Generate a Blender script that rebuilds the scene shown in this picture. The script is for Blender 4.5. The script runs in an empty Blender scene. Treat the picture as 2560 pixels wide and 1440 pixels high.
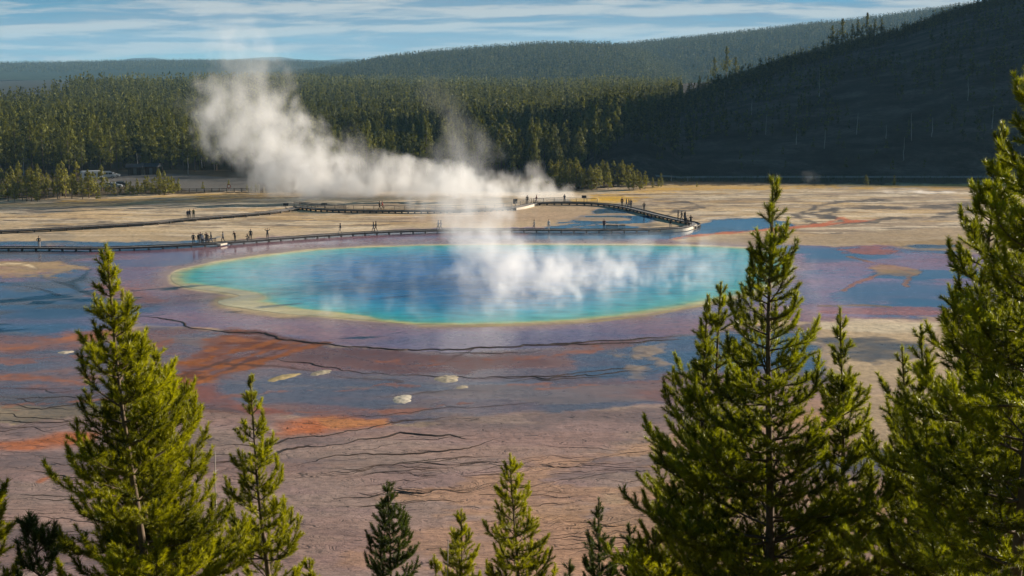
import bpy, bmesh, math, random
import numpy as np
from mathutils import Vector, Matrix

SC = bpy.context.scene
COL = SC.collection
random.seed(7)
RNG = np.random.default_rng(7)

# ------------------------------------------------------------------ camera maths
CAM_H = 36.0
FPX = 3400.0
PITCH = math.atan(570.0 / 3400.0)
CP, SP = math.cos(PITCH), math.sin(PITCH)
SUN_AZ, SUN_EL = math.radians(62), math.radians(13.5)
SUN_DIR = Vector((math.sin(SUN_AZ) * math.cos(SUN_EL), math.cos(SUN_AZ) * math.cos(SUN_EL), math.sin(SUN_EL)))

def ray(u, v):
    a = (u - 1280.0) / FPX
    b = (720.0 - v) / FPX
    return np.array((a, CP + b * SP, -SP + b * CP))

def G(u, v, z=0.0):
    d = ray(u, v)
    t = (z - CAM_H) / d[2]
    return np.array((d[0] * t, d[1] * t, z))

def atY(u, v, Y):
    d = ray(u, v)
    t = Y / d[1]
    return np.array((d[0] * t, Y, CAM_H + d[2] * t))

def UV(x, y, z):
    dz = z - CAM_H
    f = y * CP - dz * SP
    upc = y * SP + dz * CP
    f = np.where(np.abs(f) < 1e-6, 1e-6, f)
    return 1280 + FPX * x / f, 720 - FPX * upc / f

# ------------------------------------------------------------------ noise
def _hash(ix, iy, seed):
    n = (ix.astype(np.int64) * 374761393 + iy.astype(np.int64) * 668265263 + seed * 974634777) & 0xFFFFFFFF
    n = ((n ^ (n >> 13)) * 1274126177) & 0xFFFFFFFF
    return ((n ^ (n >> 16)) & 0xFFFF) / 65535.0

def vnoise(x, y, seed=0):
    x0 = np.floor(x); y0 = np.floor(y)
    fx = x - x0; fy = y - y0
    fx = fx * fx * (3 - 2 * fx); fy = fy * fy * (3 - 2 * fy)
    a = _hash(x0, y0, seed); b = _hash(x0 + 1, y0, seed)
    c = _hash(x0, y0 + 1, seed); d = _hash(x0 + 1, y0 + 1, seed)
    return (a * (1 - fx) + b * fx) * (1 - fy) + (c * (1 - fx) + d * fx) * fy

def fbm(x, y, seed=0, octaves=4, gain=0.5):
    s = np.zeros_like(x); amp = 1.0; tot = 0.0
    for k in range(octaves):
        s += amp * vnoise(x * 2 ** k + 17.3 * k, y * 2 ** k - 9.1 * k, seed + k)
        tot += amp; amp *= gain
    return s / tot

def sstep(a, b, x):
    t = np.clip((x - a) / (b - a), 0, 1)
    return t * t * (3 - 2 * t)

# ------------------------------------------------------------------ mesh helpers
def mesh_from(name, verts, faces, mats=(), smooth=False, attrs=None, mat_idx=None):
    """verts (n,3); faces (m,k) array or list of tuples."""
    me = bpy.data.meshes.new(name)
    verts = np.asarray(verts, dtype=np.float32)
    if isinstance(faces, np.ndarray):
        m, k = faces.shape
        me.vertices.add(len(verts))
        me.vertices.foreach_set('co', verts.ravel())
        me.loops.add(m * k)
        me.loops.foreach_set('vertex_index', faces.astype(np.int32).ravel())
        me.polygons.add(m)
        me.polygons.foreach_set('loop_start', np.arange(0, m * k, k, dtype=np.int32))
        me.update(calc_edges=True)
    else:
        me.from_pydata([tuple(map(float, v)) for v in verts], [], [tuple(int(i) for i in f) for f in faces])
        me.update()
    for m_ in mats:
        me.materials.append(m_)
    if smooth:
        me.polygons.foreach_set('use_smooth', np.ones(len(me.polygons), dtype=bool))
    if mat_idx is not None:
        me.polygons.foreach_set('material_index', np.asarray(mat_idx, dtype=np.int32))
    for nm, arr in (attrs or {}).items():
        arr = np.asarray(arr, dtype=np.float32)
        if arr.ndim == 1:
            at = me.attributes.new(nm, 'FLOAT', 'POINT')
            at.data.foreach_set('value', arr)
        else:
            at = me.attributes.new(nm, 'FLOAT_COLOR', 'POINT')
            at.data.foreach_set('color', arr.ravel())
    return me

def link(name, me, parent=None, loc=None, rz=0.0, scale=None):
    o = bpy.data.objects.new(name, me)
    COL.objects.link(o)
    if parent is not None:
        o.parent = parent
    if loc is not None:
        o.location = [float(c) for c in loc]
    if rz:
        o.rotation_euler = (0, 0, rz)
    if scale is not None:
        o.scale = scale if hasattr(scale, '__len__') else (scale,) * 3
    return o

def tag(o, label=None, cat=None, group=None, kind=None):
    if label: o['label'] = label
    if cat: o['category'] = cat
    if group: o['group'] = group
    if kind: o['kind'] = kind
    return o

def thing(name, label, cat, loc=(0, 0, 0), rz=0.0, group=None):
    return tag(link(name, None, None, loc, rz), label, cat, group)

def structure(name, me, label=None):
    return tag(link(name, me), label, None, None, 'structure')

class MB:
    """collects shapes into one mesh"""
    def __init__(self):
        self.v = []; self.f = []; self.n = 0
    def add(self, v, f):
        v = np.asarray(v, dtype=float)
        self.v.append(v)
        self.f += [tuple(int(i) + self.n for i in q) for q in f]
        self.n += len(v)
    def box(self, c, s, rz=0.0, bev=0.0):
        x, y, z = [k / 2 for k in s]
        p = []
        if bev > 0:
            b = min(bev, x * .9, y * .9, z * .9)
            bm = bmesh.new()
            bmesh.ops.create_cube(bm, size=1.0)
            for w in bm.verts:
                w.co = Vector((w.co.x * s[0], w.co.y * s[1], w.co.z * s[2]))
            bmesh.ops.bevel(bm, geom=list(bm.edges), offset=b, segments=1, affect='EDGES')
            bm.verts.index_update()
            p = np.array([w.co[:] for w in bm.verts]); fs = [tuple(w.index for w in q.verts) for q in bm.faces]
            bm.free()
        else:
            p = np.array([(-x, -y, -z), (x, -y, -z), (x, y, -z), (-x, y, -z), (-x, -y, z), (x, -y, z), (x, y, z), (-x, y, z)])
            fs = [(0, 3, 2, 1), (4, 5, 6, 7), (0, 1, 5, 4), (1, 2, 6, 5), (2, 3, 7, 6), (3, 0, 4, 7)]
        cs, sn = math.cos(rz), math.sin(rz)
        q = p.copy()
        q[:, 0] = p[:, 0] * cs - p[:, 1] * sn; q[:, 1] = p[:, 0] * sn + p[:, 1] * cs
        self.add(q + np.array(c, dtype=float), fs)
    def tube(self, pts, rad, sides=6, cap=True):
        v, f = tube(pts, rad, sides, cap)
        self.add(v, f)
    def build(self, name, mat, parent=None, smooth=False, loc=None, rz=0.0):
        me = mesh_from(name, np.concatenate(self.v), self.f, [mat], smooth)
        return link(name, me, parent, loc, rz)

def tube(pts, rad, sides=6, cap=True):
    pts = np.asarray(pts, dtype=float)
    n = len(pts)
    rad = np.broadcast_to(np.asarray(rad, dtype=float), (n,))
    tg = np.gradient(pts, axis=0)
    tg /= np.maximum(np.linalg.norm(tg, axis=1, keepdims=True), 1e-9)
    ref = np.array((0, 0, 1.0)) if abs(tg[0][2]) < .9 else np.array((1.0, 0, 0))
    e1 = np.cross(tg, ref); e1 /= np.maximum(np.linalg.norm(e1, axis=1, keepdims=True), 1e-9)
    e2 = np.cross(tg, e1)
    a = np.arange(sides) * 2 * math.pi / sides
    v = pts[:, None, :] + rad[:, None, None] * (np.cos(a)[None, :, None] * e1[:, None, :] + np.sin(a)[None, :, None] * e2[:, None, :])
    v = v.reshape(-1, 3)
    f = []
    for i in range(n - 1):
        for k in range(sides):
            k2 = (k + 1) % sides
            f.append((i * sides + k, i * sides + k2, (i + 1) * sides + k2, (i + 1) * sides + k))
    if cap:
        f.append(tuple(range(sides))[::-1])
        f.append(tuple((n - 1) * sides + k for k in range(sides)))
    return v, f

def catmull(p, step=None, n=None, closed=False):
    p = np.asarray(p, dtype=float)
    m = len(p)
    out = []
    seg = m if closed else m - 1
    for i in range(seg):
        if closed:
            a, b, c, d = p[(i - 1) % m], p[i], p[(i + 1) % m], p[(i + 2) % m]
        else:
            a, b, c, d = p[max(i - 1, 0)], p[i], p[i + 1], p[min(i + 2, m - 1)]
        k = n or 12
        for t in np.arange(k) / k:
            out.append(.5 * ((2 * b) + (c - a) * t + (2 * a - 5 * b + 4 * c - d) * t * t + (3 * b - a - 3 * c + d) * t ** 3))
    if not closed:
        out.append(p[-1])
    out = np.array(out)
    if step:
        dd = np.r_[0, np.cumsum(np.linalg.norm(np.diff(out, axis=0), axis=1))]
        s = np.linspace(0, dd[-1], max(2, int(dd[-1] / step) + 1))
        out = np.stack([np.interp(s, dd, out[:, k]) for k in range(out.shape[1])], 1)
    return out

# ------------------------------------------------------------------ node helpers
class NT:
    def __init__(self, tree):
        self.t = tree; self.L = tree.links
    def node(self, typ, **kw):
        n = self.t.nodes.new(typ)
        for k, v in kw.items():
            setattr(n, k, v)
        return n
    def put(self, sock, val):
        if isinstance(val, bpy.types.NodeSocket):
            self.L.new(val, sock)
        elif val is not None:
            sock.default_value = val
    def math(self, op, a, b=None, c=None, clamp=False):
        n = self.node('ShaderNodeMath', operation=op, use_clamp=clamp)
        self.put(n.inputs[0], a)
        if b is not None: self.put(n.inputs[1], b)
        if c is not None: self.put(n.inputs[2], c)
        return n.outputs[0]
    def vmath(self, op, a, b=None):
        n = self.node('ShaderNodeVectorMath', operation=op)
        self.put(n.inputs[0], a)
        if b is not None: self.put(n.inputs[1], b)
        return n.outputs[0]
    def xyz(self, v):
        n = self.node('ShaderNodeSeparateXYZ'); self.put(n.inputs[0], v)
        return n.outputs
    def comb(self, x, y, z):
        n = self.node('ShaderNodeCombineXYZ')
        for s, q in zip(n.inputs, (x, y, z)): self.put(s, q)
        return n.outputs[0]
    def noise(self, vec, scale=1.0, detail=3.0, rough=.55, dist=0.0, color=False):
        n = self.node('ShaderNodeTexNoise')
        if vec is not None: self.put(n.inputs['Vector'], vec)
        n.inputs['Scale'].default_value = scale; n.inputs['Detail'].default_value = detail
        n.inputs['Roughness'].default_value = rough; n.inputs['Distortion'].default_value = dist
        return n.outputs['Color'] if color else n.outputs[0]
    def curve(self, x, pts, x0, x1, y0=0.0, y1=1.0):
        """piecewise curve through pts, domain x0..x1, range y0..y1"""
        m = self.node('ShaderNodeMapRange'); self.put(m.inputs[0], x)
        m.inputs[1].default_value = x0; m.inputs[2].default_value = x1
        n = self.node('ShaderNodeFloatCurve'); self.put(n.inputs['Value'], m.outputs[0])
        cv = n.mapping.curves[0]
        q = [((a - x0) / (x1 - x0), (b - y0) / (y1 - y0)) for a, b in pts]
        cv.points[0].location = q[0]; cv.points[1].location = q[-1]
        for a in q[1:-1]: cv.points.new(*a)
        n.mapping.use_clip = True
        n.mapping.update()
        r = self.node('ShaderNodeMapRange'); self.put(r.inputs[0], n.outputs[0])
        r.inputs[3].default_value = y0; r.inputs[4].default_value = y1
        return r.outputs[0]
    def ramp(self, x, stops):
        n = self.node('ShaderNodeValToRGB'); self.put(n.inputs[0], x)
        e = n.color_ramp.elements
        while len(e) < len(stops): e.new(.5)
        for k, (p, c) in zip(e, stops):
            k.position = p; k.color = (*c, 1) if len(c) == 3 else c
        return n.outputs[0]
    def mix(self, fac, a, b, mode='MIX'):
        n = self.node('ShaderNodeMix', data_type='RGBA', blend_type=mode)
        self.put(n.inputs[0], fac)
        for i, q in ((6, a), (7, b)):
            if isinstance(q, tuple) and len(q) == 3: q = (*q, 1)
            self.put(n.inputs[i], q)
        return n.outputs[2]
    def mapr(self, x, a, b, c=0.0, d=1.0, smooth=False):
        n = self.node('ShaderNodeMapRange')
        if smooth: n.interpolation_type = 'SMOOTHSTEP'
        self.put(n.inputs[0], x)
        for i, q in zip((1, 2, 3, 4), (a, b, c, d)): self.put(n.inputs[i], q)
        return n.outputs[0]
    def attr(self, name):
        n = self.node('ShaderNodeAttribute'); n.attribute_name = name
        return n

def material(name):
    m = bpy.data.materials.new(name); m.use_nodes = True
    m.node_tree.nodes.clear()
    nt = NT(m.node_tree)
    out = nt.node('ShaderNodeOutputMaterial')
    return m, nt, out

def principled(nt, out, base=None, rough=.6, spec=.5, ior=1.45, normal=None, metallic=0.0):
    p = nt.node('ShaderNodeBsdfPrincipled')
    if base is not None:
        if isinstance(base, tuple): base = (*base[:3], 1)
        nt.put(p.inputs['Base Color'], base)
    nt.put(p.inputs['Roughness'], rough)
    nt.put(p.inputs['Specular IOR Level'], spec)
    p.inputs['IOR'].default_value = ior
    p.inputs['Metallic'].default_value = metallic
    if normal is not None: nt.put(p.inputs['Normal'], normal)
    if out is not None: nt.L.new(p.outputs[0], out.inputs['Surface'])
    return p

def simple_mat(name, col, rough=.7, var=.25, scale=6.0, spec=.4, metallic=0.0, bump=0.0):
    m, nt, out = material(name)
    geo = nt.node('ShaderNodeTexCoord').outputs['Object']
    n = nt.noise(geo, scale, 4)
    f = nt.mapr(n, .25, .75, 1 - var, 1 + var)
    c = nt.mix(1.0, col, nt.comb(f, f, f), 'MULTIPLY')
    nrm = None
    if bump:
        b = nt.node('ShaderNodeBump'); b.inputs['Strength'].default_value = bump; nt.put(b.inputs['Height'], n)
        nrm = b.outputs[0]
    principled(nt, out, c, rough, spec, normal=nrm, metallic=metallic)
    return m

def foliage_mat(name, c_dark, c_light, trans=.35, rough=.5, tipcol=None, spec=.3):
    m, nt, out = material(name)
    tone = nt.attr('tone').outputs['Fac']
    c = nt.mix(tone, c_dark, c_light)
    d = principled(nt, None, c, rough, spec)
    tr = nt.node('ShaderNodeBsdfTranslucent')
    g = nt.mix(1.0, c, (1.25, 1.2, .55), 'MULTIPLY')
    nt.put(tr.inputs['Color'], g)
    mx = nt.node('ShaderNodeMixShader'); mx.inputs[0].default_value = trans
    nt.L.new(d.outputs[0], mx.inputs[1]); nt.L.new(tr.outputs[0], mx.inputs[2])
    nt.L.new(mx.outputs[0], out.inputs['Surface'])
    return m

M = {}
M['bark'] = simple_mat('pine_bark', (.11, .08, .055), .9, .4, 14, bump=.4)
M['twig'] = simple_mat('twig_bark', (.13, .085, .05), .85, .3, 30)
M['dead'] = simple_mat('weathered_dead_wood', (.34, .31, .28), .85, .3, 8)
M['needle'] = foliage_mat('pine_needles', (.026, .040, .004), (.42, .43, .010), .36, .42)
M['needle_backlit'] = foliage_mat('backlit_tone_needles', (.017, .030, .004), (.34, .375, .011), .34, .42)  # darker needle copy, backlit look of the right-hand pines painted in
M['needle_shaded'] = foliage_mat('painted_shade_needles', (.028, .048, .010), (.07, .10, .016), .3, .5)  # same pines, darker copy with their shade painted into the needles
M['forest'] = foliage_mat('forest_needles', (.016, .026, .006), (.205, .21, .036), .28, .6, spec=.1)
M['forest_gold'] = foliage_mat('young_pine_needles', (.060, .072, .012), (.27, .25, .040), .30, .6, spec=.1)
M['deck'] = None
M['wood_dark'] = simple_mat('dark_treated_timber', (.045, .038, .034), .75, .35, 5)
M['wood_grey'] = simple_mat('grey_weathered_timber', (.16, .145, .13), .8, .3, 4)
M['wood_pale'] = simple_mat('pale_and_sunlit_timber', (.46, .42, .36), .7, .2, 4)  # pale posts; on boardwalk edges the paleness stands for sunlight

# planked deck
m, nt, out = material('boardwalk_planks')
g = nt.node('ShaderNodeTexCoord').outputs['UV']
dat = nt.attr('along').outputs['Fac']
fr = nt.math('FRACT', nt.math('MULTIPLY', dat, 5.0))
gap = nt.mapr(fr, .0, .12, .35, 1.0)
pl = nt.math('FLOOR', nt.math('MULTIPLY', dat, 5.0))
wn = nt.node('ShaderNodeTexWhiteNoise', noise_dimensions='1D'); nt.put(wn.inputs['W'], pl)
tone = nt.mapr(wn.outputs[0], 0, 1, .75, 1.2)
f = nt.math('MULTIPLY', gap, tone)
principled(nt, out, nt.mix(1.0, (.31, .285, .275), nt.comb(f, f, f), 'MULTIPLY'), .75, .35)
M['deck'] = m
#@@PART2
# ================================================================== GROUND
def poly_sd(u, v, pts, k):
    """signed distance (inside > 0) to polygon pts, v scaled by k"""
    p = np.asarray(pts, dtype=float) * np.array((1, k))
    v = v * k
    inside = np.zeros(u.shape, dtype=bool)
    best = np.full(u.shape, 1e18)
    n = len(p)
    for i in range(n):
        ax, ay = p[i]; bx, by = p[(i + 1) % n]
        dx, dy = bx - ax, by - ay
        t = np.clip(((u - ax) * dx + (v - ay) * dy) / (dx * dx + dy * dy + 1e-9), 0, 1)
        best = np.minimum(best, (u - ax - t * dx) ** 2 + (v - ay - t * dy) ** 2)
        if ay != by:
            c = ((ay > v) != (by > v)) & (u < (bx - ax) * (v - ay) / (by - ay) + ax)
            inside ^= c
    d = np.sqrt(best)
    return np.where(inside, d, -d)

def line_d(u, v, pts, k):
    p = np.asarray(pts, dtype=float) * np.array((1, k)); v = v * k
    best = np.full(u.shape, 1e18)
    for i in range(len(p) - 1):
        ax, ay = p[i]; bx, by = p[i + 1]
        dx, dy = bx - ax, by - ay
        t = np.clip(((u - ax) * dx + (v - ay) * dy) / (dx * dx + dy * dy + 1e-9), 0, 1)
        best = np.minimum(best, (u - ax - t * dx) ** 2 + (v - ay - t * dy) ** 2)
    return np.sqrt(best)

class Painter:
    """lays coloured mats out over the ground plan (positions given as map points seen from the overlook)"""
    def __init__(self, x, y, base, wet):
        self.x, self.y = x, y
        self.u, self.v = UV(x, y, np.zeros_like(x))
        n1 = fbm(x * .06, y * .06, 3, 5) - .5
        n2 = fbm(x * .06 + 40, y * .06, 11, 5) - .5
        n3 = fbm(x * .5, y * .5, 23, 3) - .5
        sc = np.clip((self.v - 150) / 450, .25, 2.5)
        self.wu = self.u + (n1 * 150 + n3 * 26) * sc
        self.wv = self.v + (n2 * 34 + n3 * 7) * sc ** 1.5
        self.rag = (fbm(x * .22, y * .22, 31, 5, .6) - .5) * 1.5 + (fbm(x * 1.3, y * 1.3, 37, 3) - .5) * .5
        self.modn = sstep(.30, .62, fbm(x * .09, y * .22, 41, 5, .58))
        self.col = np.empty((len(x), 3)); self.col[:] = base
        self.wet = np.full(len(x), float(wet))
        self.k = 3.0
    def _sel(self, pts, pad):
        p = np.asarray(pts, dtype=float)
        return np.where((self.wu > p[:, 0].min() - pad) & (self.wu < p[:, 0].max() + pad) &
                        (self.wv > p[:, 1].min() - pad / 2) & (self.wv < p[:, 1].max() + pad / 2))[0]
    def _blend(self, i, m, col, wet):
        m = m[:, None]
        self.col[i] = self.col[i] * (1 - m) + np.array(col) * m
        if wet is not None:
            self.wet[i] = self.wet[i] * (1 - m[:, 0]) + wet * m[:, 0]
    def poly(self, pts, col, wet=None, soft=14, a=1.0, rag=60, warp=1.0, mod=.45):
        i = self._sel(pts, 150)
        if not len(i): return
        u = self.u[i] + (self.wu[i] - self.u[i]) * warp; v = self.v[i] + (self.wv[i] - self.v[i]) * warp
        sd = poly_sd(u, v, pts, self.k) + self.rag[i] * rag
        edge = sstep(0, 60, sd)
        self._blend(i, a * sstep(-soft, soft, sd) * (1 - mod * (1 - self.modn[i]) * (1 - .35 * edge)), col, wet)
    def line(self, pts, col, wid, wet=None, soft=4, a=1.0, rag=10, warp=.5):
        i = self._sel(pts, 150)
        if not len(i): return
        u = self.u[i] + (self.wu[i] - self.u[i]) * warp; v = self.v[i] + (self.wv[i] - self.v[i]) * warp
        d = line_d(u, v, pts, self.k) + self.rag[i] * rag
        self._blend(i, a * (1 - sstep(wid - soft, wid + soft, d)), col, wet)
    def spots(self, pts, col, wet, scale, thr, soft=.06, a=1.0, seed=50, sy=1.0, pad=30):
        """patches of col broken up by noise inside a polygon"""
        i = self._sel(pts, 150)
        if not len(i): return
        sd = poly_sd(self.wu[i], self.wv[i], pts, self.k)
        n = fbm(self.x[i] * scale, self.y[i] * scale * sy, seed, 5, .55)
        self._blend(i, a * sstep(-pad, pad, sd) * sstep(thr - soft, thr + soft, n), col, wet)

POOL_PX = [(428, 690), (446, 677), (520, 659), (650, 639), (800, 623), (950, 616), (1100, 612), (1400, 611), (1700, 613), (1880, 621),
           (1950, 640), (1985, 672), (1960, 700), (1880, 731), (1750, 761), (1600, 785), (1450, 801), (1250, 810), (1050, 811),
           (920, 800), (800, 790), (720, 785), (640, 775), (560, 763), (548, 752), (600, 740), (545, 729), (480, 721), (438, 708)]

# trees, hill and lot also use these fields
HU = [-9000, 1380, 1480, 1560, 1640, 1800, 1950, 2100, 2250, 2400, 2560, 2800, 3100, 3600, 4500, 9000]
HYF = [430, 430, 428, 424, 420, 418, 416, 414, 412, 412, 410, 410, 410, 415, 420, 430]
HYR = [520, 520, 540, 580, 640, 740, 800, 850, 880, 900, 910, 930, 950, 980, 1000, 1000]
HVR = [300, 300, 318, 316, 292, 222, 168, 126, 86, 34, -12, -132, -284, -484, -600, -600]  # off-frame right end raised high to throw shade over slope and foot
def hill_h(x, y):
    x = np.asarray(x, dtype=float); y = np.asarray(y, dtype=float)
    u = 1280 + FPX * x / np.maximum(y, 1) * 1.0
    yf = np.interp(u, HU, HYF); yr = np.interp(u, HU, HYR); vr = np.interp(u, HU, HVR)
    zr = CAM_H + (150 - vr) / FPX * yr * .985
    zr = -2.0 + (zr + 2.0) * sstep(1390, 1600, u)
    t = np.clip((y - yf) / (yr - yf), 0, 1)
    s = t * (1.55 - .55 * t)
    s = np.where(t < .08, s * (t / .08), s)
    back = 1 - .45 * np.clip((y - yr) / 700, 0, 1)
    h = zr * s * back
    # hummocks of the open slope
    w = sstep(0, .15, t) * sstep(1390, 1520, u)
    h = h + w * ((fbm(x * .018, y * .018, 71, 4) - .5) * 7 + (fbm(x * .08, y * .08, 75, 3) - .5) * 1.6) * np.clip(1.1 - t, .25, 1)
    lobe = np.clip(1 - ((u - 1570) / 130) ** 2, 0, 1) * np.clip(1 - ((y - 470) / 55) ** 2, 0, 1)
    return h + 7.5 * lobe

def wood_limit(u):
    return np.interp(u, [-400, -50, 80, 200, 300, 450, 560, 700, 1100, 1400, 1700], [860, 900, 980, 1300, 1500, 1600, 1900, 2150, 2150, 1850, 1650])
def valley_h(x, y):
    """gentle rolls of the wooded valley floor"""
    x = np.asarray(x, dtype=float); y = np.asarray(y, dtype=float)
    w = sstep(460, 900, y)
    h = (fbm(x * .0022, y * .0026, 91, 3) - .5) * 16 * w
    h += w * 8 * np.exp(-((y - 1500) / 260) ** 2 - ((x + 420) / 260) ** 2)
    u = 1280 + FPX * x / np.maximum(y, 1)
    lim = wood_limit(u)
    return np.clip(h, -5, 9) - 16 * sstep(lim - 40, lim + 700, y)

def build_ground():
    Y = np.r_[np.linspace(-400, 60, 12), np.geomspace(72, 452, 760)]
    t = np.r_[-3.0, -1.8, -1.1, -.75, -.55, np.linspace(-.47, .47, 860), .55, .75, 1.1, 1.8, 3.0]
    Yg, Tg = np.meshgrid(Y, t, indexing='ij')
    X = np.where(Yg > 60, Tg * Yg, Tg * np.maximum(60, np.abs(Yg)))
    x, y = X.ravel(), Yg.ravel()
    DRY = (.40, .305, .195); DRYG = (.36, .285, .20)
    P = Painter(x, y, DRY, .08)
    WET_SKY_BLUE = (.065, .15, .27); PURP = (.33, .175, .225); RUST = (.22, .065, .022); MAROON = (.17, .062, .045)  # the blue is shallow water colour with sky reflection painted in
    TAUPE = (.36, .238, .222); ORANGE = (.50, .15, .035); PINK = (.42, .165, .12); GREY = (.15, .135, .12)
    GOLD = (.46, .27, .045)
    big = -500
    # --- dry sinter flat beyond the boardwalk: grey damp streaks, pale crusts, gold grass edge
    P.spots([(big, 490), (760, 485), (1300, 545), (900, 575), (big, 604)], (.55, .44, .31), .05, .05, .55, .06, .7, 61, 2.2)
    P.spots([(big, 500), (760, 490), (1000, 560), (big, 600)], (.20, .17, .14), .2, .04, .58, .05, .7, 62, 3.0)
    P.spots([(1480, 475), (2900, 460), (2900, 640), (2000, 640), (1700, 545)], (.26, .20, .15), .2, .045, .52, .07, .75, 63, 2.4)
    P.spots([(1480, 475), (2900, 460), (2900, 640), (2000, 640), (1700, 545)], (.50, .42, .32), .05, .06, .58, .05, .7, 64, 2.0)
    for pts in ([(big, 517), (200, 513), (640, 505), (640, 513), (250, 523), (big, 530)], [(big, 528), (120, 524), (300, 521), (130, 532), (big, 540)],
                [(big, 553), (150, 549), (260, 548), (100, 560), (big, 564)], [(250, 552), (330, 550), (330, 556), (260, 558)],
                [(420, 534), (470, 530), (540, 536), (500, 545), (440, 546)], [(90, 588), (150, 585), (180, 600), (120, 602)],
                [(560, 516), (720, 505), (740, 512), (600, 524)]):
        P.poly(pts, (.17, .16, .15), .4, 12, .5, 60, .8)
    P.poly([(1380, 497), (1550, 505), (1640, 520), (1600, 530), (1480, 512), (1380, 506)], (.10, .10, .10), .6, 10, .8, 30, .5)
    P.poly([(1290, 515), (1500, 512), (1480, 545), (1350, 560), (1000, 560), (900, 540), (1100, 530)], (.335, .235, .155), .2, 20, .9, 30)
    P.poly([(150, 506), (320, 490), (660, 478), (720, 484), (620, 497), (320, 506)], GOLD, .0, 10, .75, 50, .5)
    P.poly([(1500, 500), (1470, 490), (1640, 462), (2560, 458), (2900, 458), (2900, 468), (1720, 473), (1600, 490), (1560, 503)], GOLD, .0, 8, .8, 45, .5)
    P.poly([(1430, 496), (1540, 490), (1580, 498), (1500, 506), (1430, 504)], (.55, .33, .03), .1, 8, .9, 30, .4)
    for q in ([(big, 492), (700, 484), (1300, 520), (900, 575), (big, 604)], [(1480, 475), (2900, 460), (2900, 640), (2000, 640), (1700, 545)]):
        P.spots(q, (.17, .13, .10), .3, .07, .60, .03, .65, 66, 7.0)
        P.spots(q, (.60, .50, .37), .05, .09, .61, .04, .6, 67, 6.0)
        P.spots(q, (.42, .27, .11), .05, .04, .60, .05, .45, 68, 4.0)
        P.spots(q, (.11, .085, .07), .4, .12, .655, .02, .7, 69, 5.0)
    # dark run-off braids on the right
    for pts, w in (([(2230, 500), (2120, 505), (2040, 515), (2010, 530), (2060, 545), (2130, 555)], 9), ([(2430, 512), (2250, 520), (2120, 522), (2040, 530)], 7),
                   ([(2100, 525), (2070, 540), (2110, 555), (2200, 548), (2330, 540), (2420, 528)], 8), ([(1640, 500), (1720, 505), (1760, 520), (1690, 530), (1560, 530)], 6),
                   ([(1740, 515), (1690, 525), (1640, 545)], 5), ([(1990, 540), (2050, 560), (2200, 556)], 6)):
        P.line(pts, (.085, .07, .06), w, .5, 6, .85, 26, .7)
    P.poly([(1720, 612), (1760, 600), (1880, 590), (2060, 582), (2330, 570), (2900, 560), (2900, 640), (2330, 632), (2150, 618), (1900, 622)], (.30, .225, .15), .12, 12, .95, 26, .6)
    P.poly([(1700, 612), (1780, 603), (1900, 596), (1960, 606), (1880, 618), (1760, 616)], (.15, .105, .065), .2, 8, .9, 20, .4)
    P.poly([(2150, 604), (2330, 600), (2560, 612), (2560, 632), (2350, 628), (2200, 615)], (.24, .16, .075), .15, 10, .8, 40, .5)
    P.poly([(2240, 612), (2330, 608), (2390, 614), (2300, 622)], WET_SKY_BLUE, .9, 8, .8, 30, .5)
    # --- wet skirt around the pool
    skirt = [(big, 608), (240, 613), (480, 607), (660, 596), (850, 582), (1000, 573), (1330, 566), (1600, 574), (1700, 606), (1760, 612), (1900, 619),
             (2050, 613), (2180, 613), (2330, 640), (2560, 645), (2900, 660), (2900, 795), (2400, 800), (2060, 806), (1900, 800), (1730, 842), (1400, 865),
             (1060, 874), (960, 872), (800, 858), (560, 828), (340, 800), (250, 840), (big, 880)]
    P.poly(skirt, PURP, .92, 8, 1, 24, .35, 0)
    P.spots(skirt, (.42, .20, .18), .8, .035, .56, .10, .6, 70, 2.0)
    P.spots(skirt, (.17, .16, .29), .98, .03, .56, .09, .7, 73, 2.2)
    # strip of water behind the lower boardwalk, and the shallows at its bend, sky reflection painted blue
    P.poly([(big, 599), (300, 604), (520, 596), (560, 590), (500, 606), (240, 614), (big, 610)], WET_SKY_BLUE, .95, 8, .9, 30, .4)
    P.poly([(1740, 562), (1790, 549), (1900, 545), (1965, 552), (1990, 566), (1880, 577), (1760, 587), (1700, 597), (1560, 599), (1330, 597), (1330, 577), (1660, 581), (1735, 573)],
           WET_SKY_BLUE, 1.0, 6, 1, 14, .3, .15)
    pud = [(1350, 570), (1400, 552), (1470, 540), (1500, 517), (1530, 521), (1570, 538), (1650, 558), (1600, 570), (1440, 574)]
    P.poly(pud, (.25, .19, .14), .35, 8, .8, 20, .3)
    P.spots(pud, WET_SKY_BLUE, 1.0, .10, .49, .03, 1, 80, 2.0, 10)
    P.poly([(1370, 569), (1440, 557), (1500, 553), (1490, 558), (1420, 567), (1380, 572)], WET_SKY_BLUE, 1.0, 6, 1, 14, .3, .15)
    P.line([(1690, 597), (1760, 588), (1850, 580), (1930, 574), (2010, 566), (2100, 557), (2160, 551)], (.50, .13, .05), 8, .45, 6, .9, 20, .3)
    P.line([(2060, 562), (2105, 545), (2120, 552), (2180, 549)], (.50, .13, .05), 6, .4, 5, .8, 16, .3)
    # left shallows, blue of the reflected sky in the colour
    P.poly([(big, 622), (100, 624), (240, 630), (200, 640), (60, 645), (big, 648)], WET_SKY_BLUE, 1, 8, .9, 20, .4)
    P.poly([(big, 700), (100, 690), (200, 676), (270, 700), (245, 735), (330, 750), (420, 757), (390, 772), (340, 795), (260, 825), (60, 855), (big, 870)], WET_SKY_BLUE, .97, 26, .9, 60, .8, .6)
    P.spots([(big, 620), (230, 625), (330, 760), (250, 830), (big, 870)], (.17, .15, .155), .8, .12, .56, .06, .8, 90, 1.6)
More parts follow.
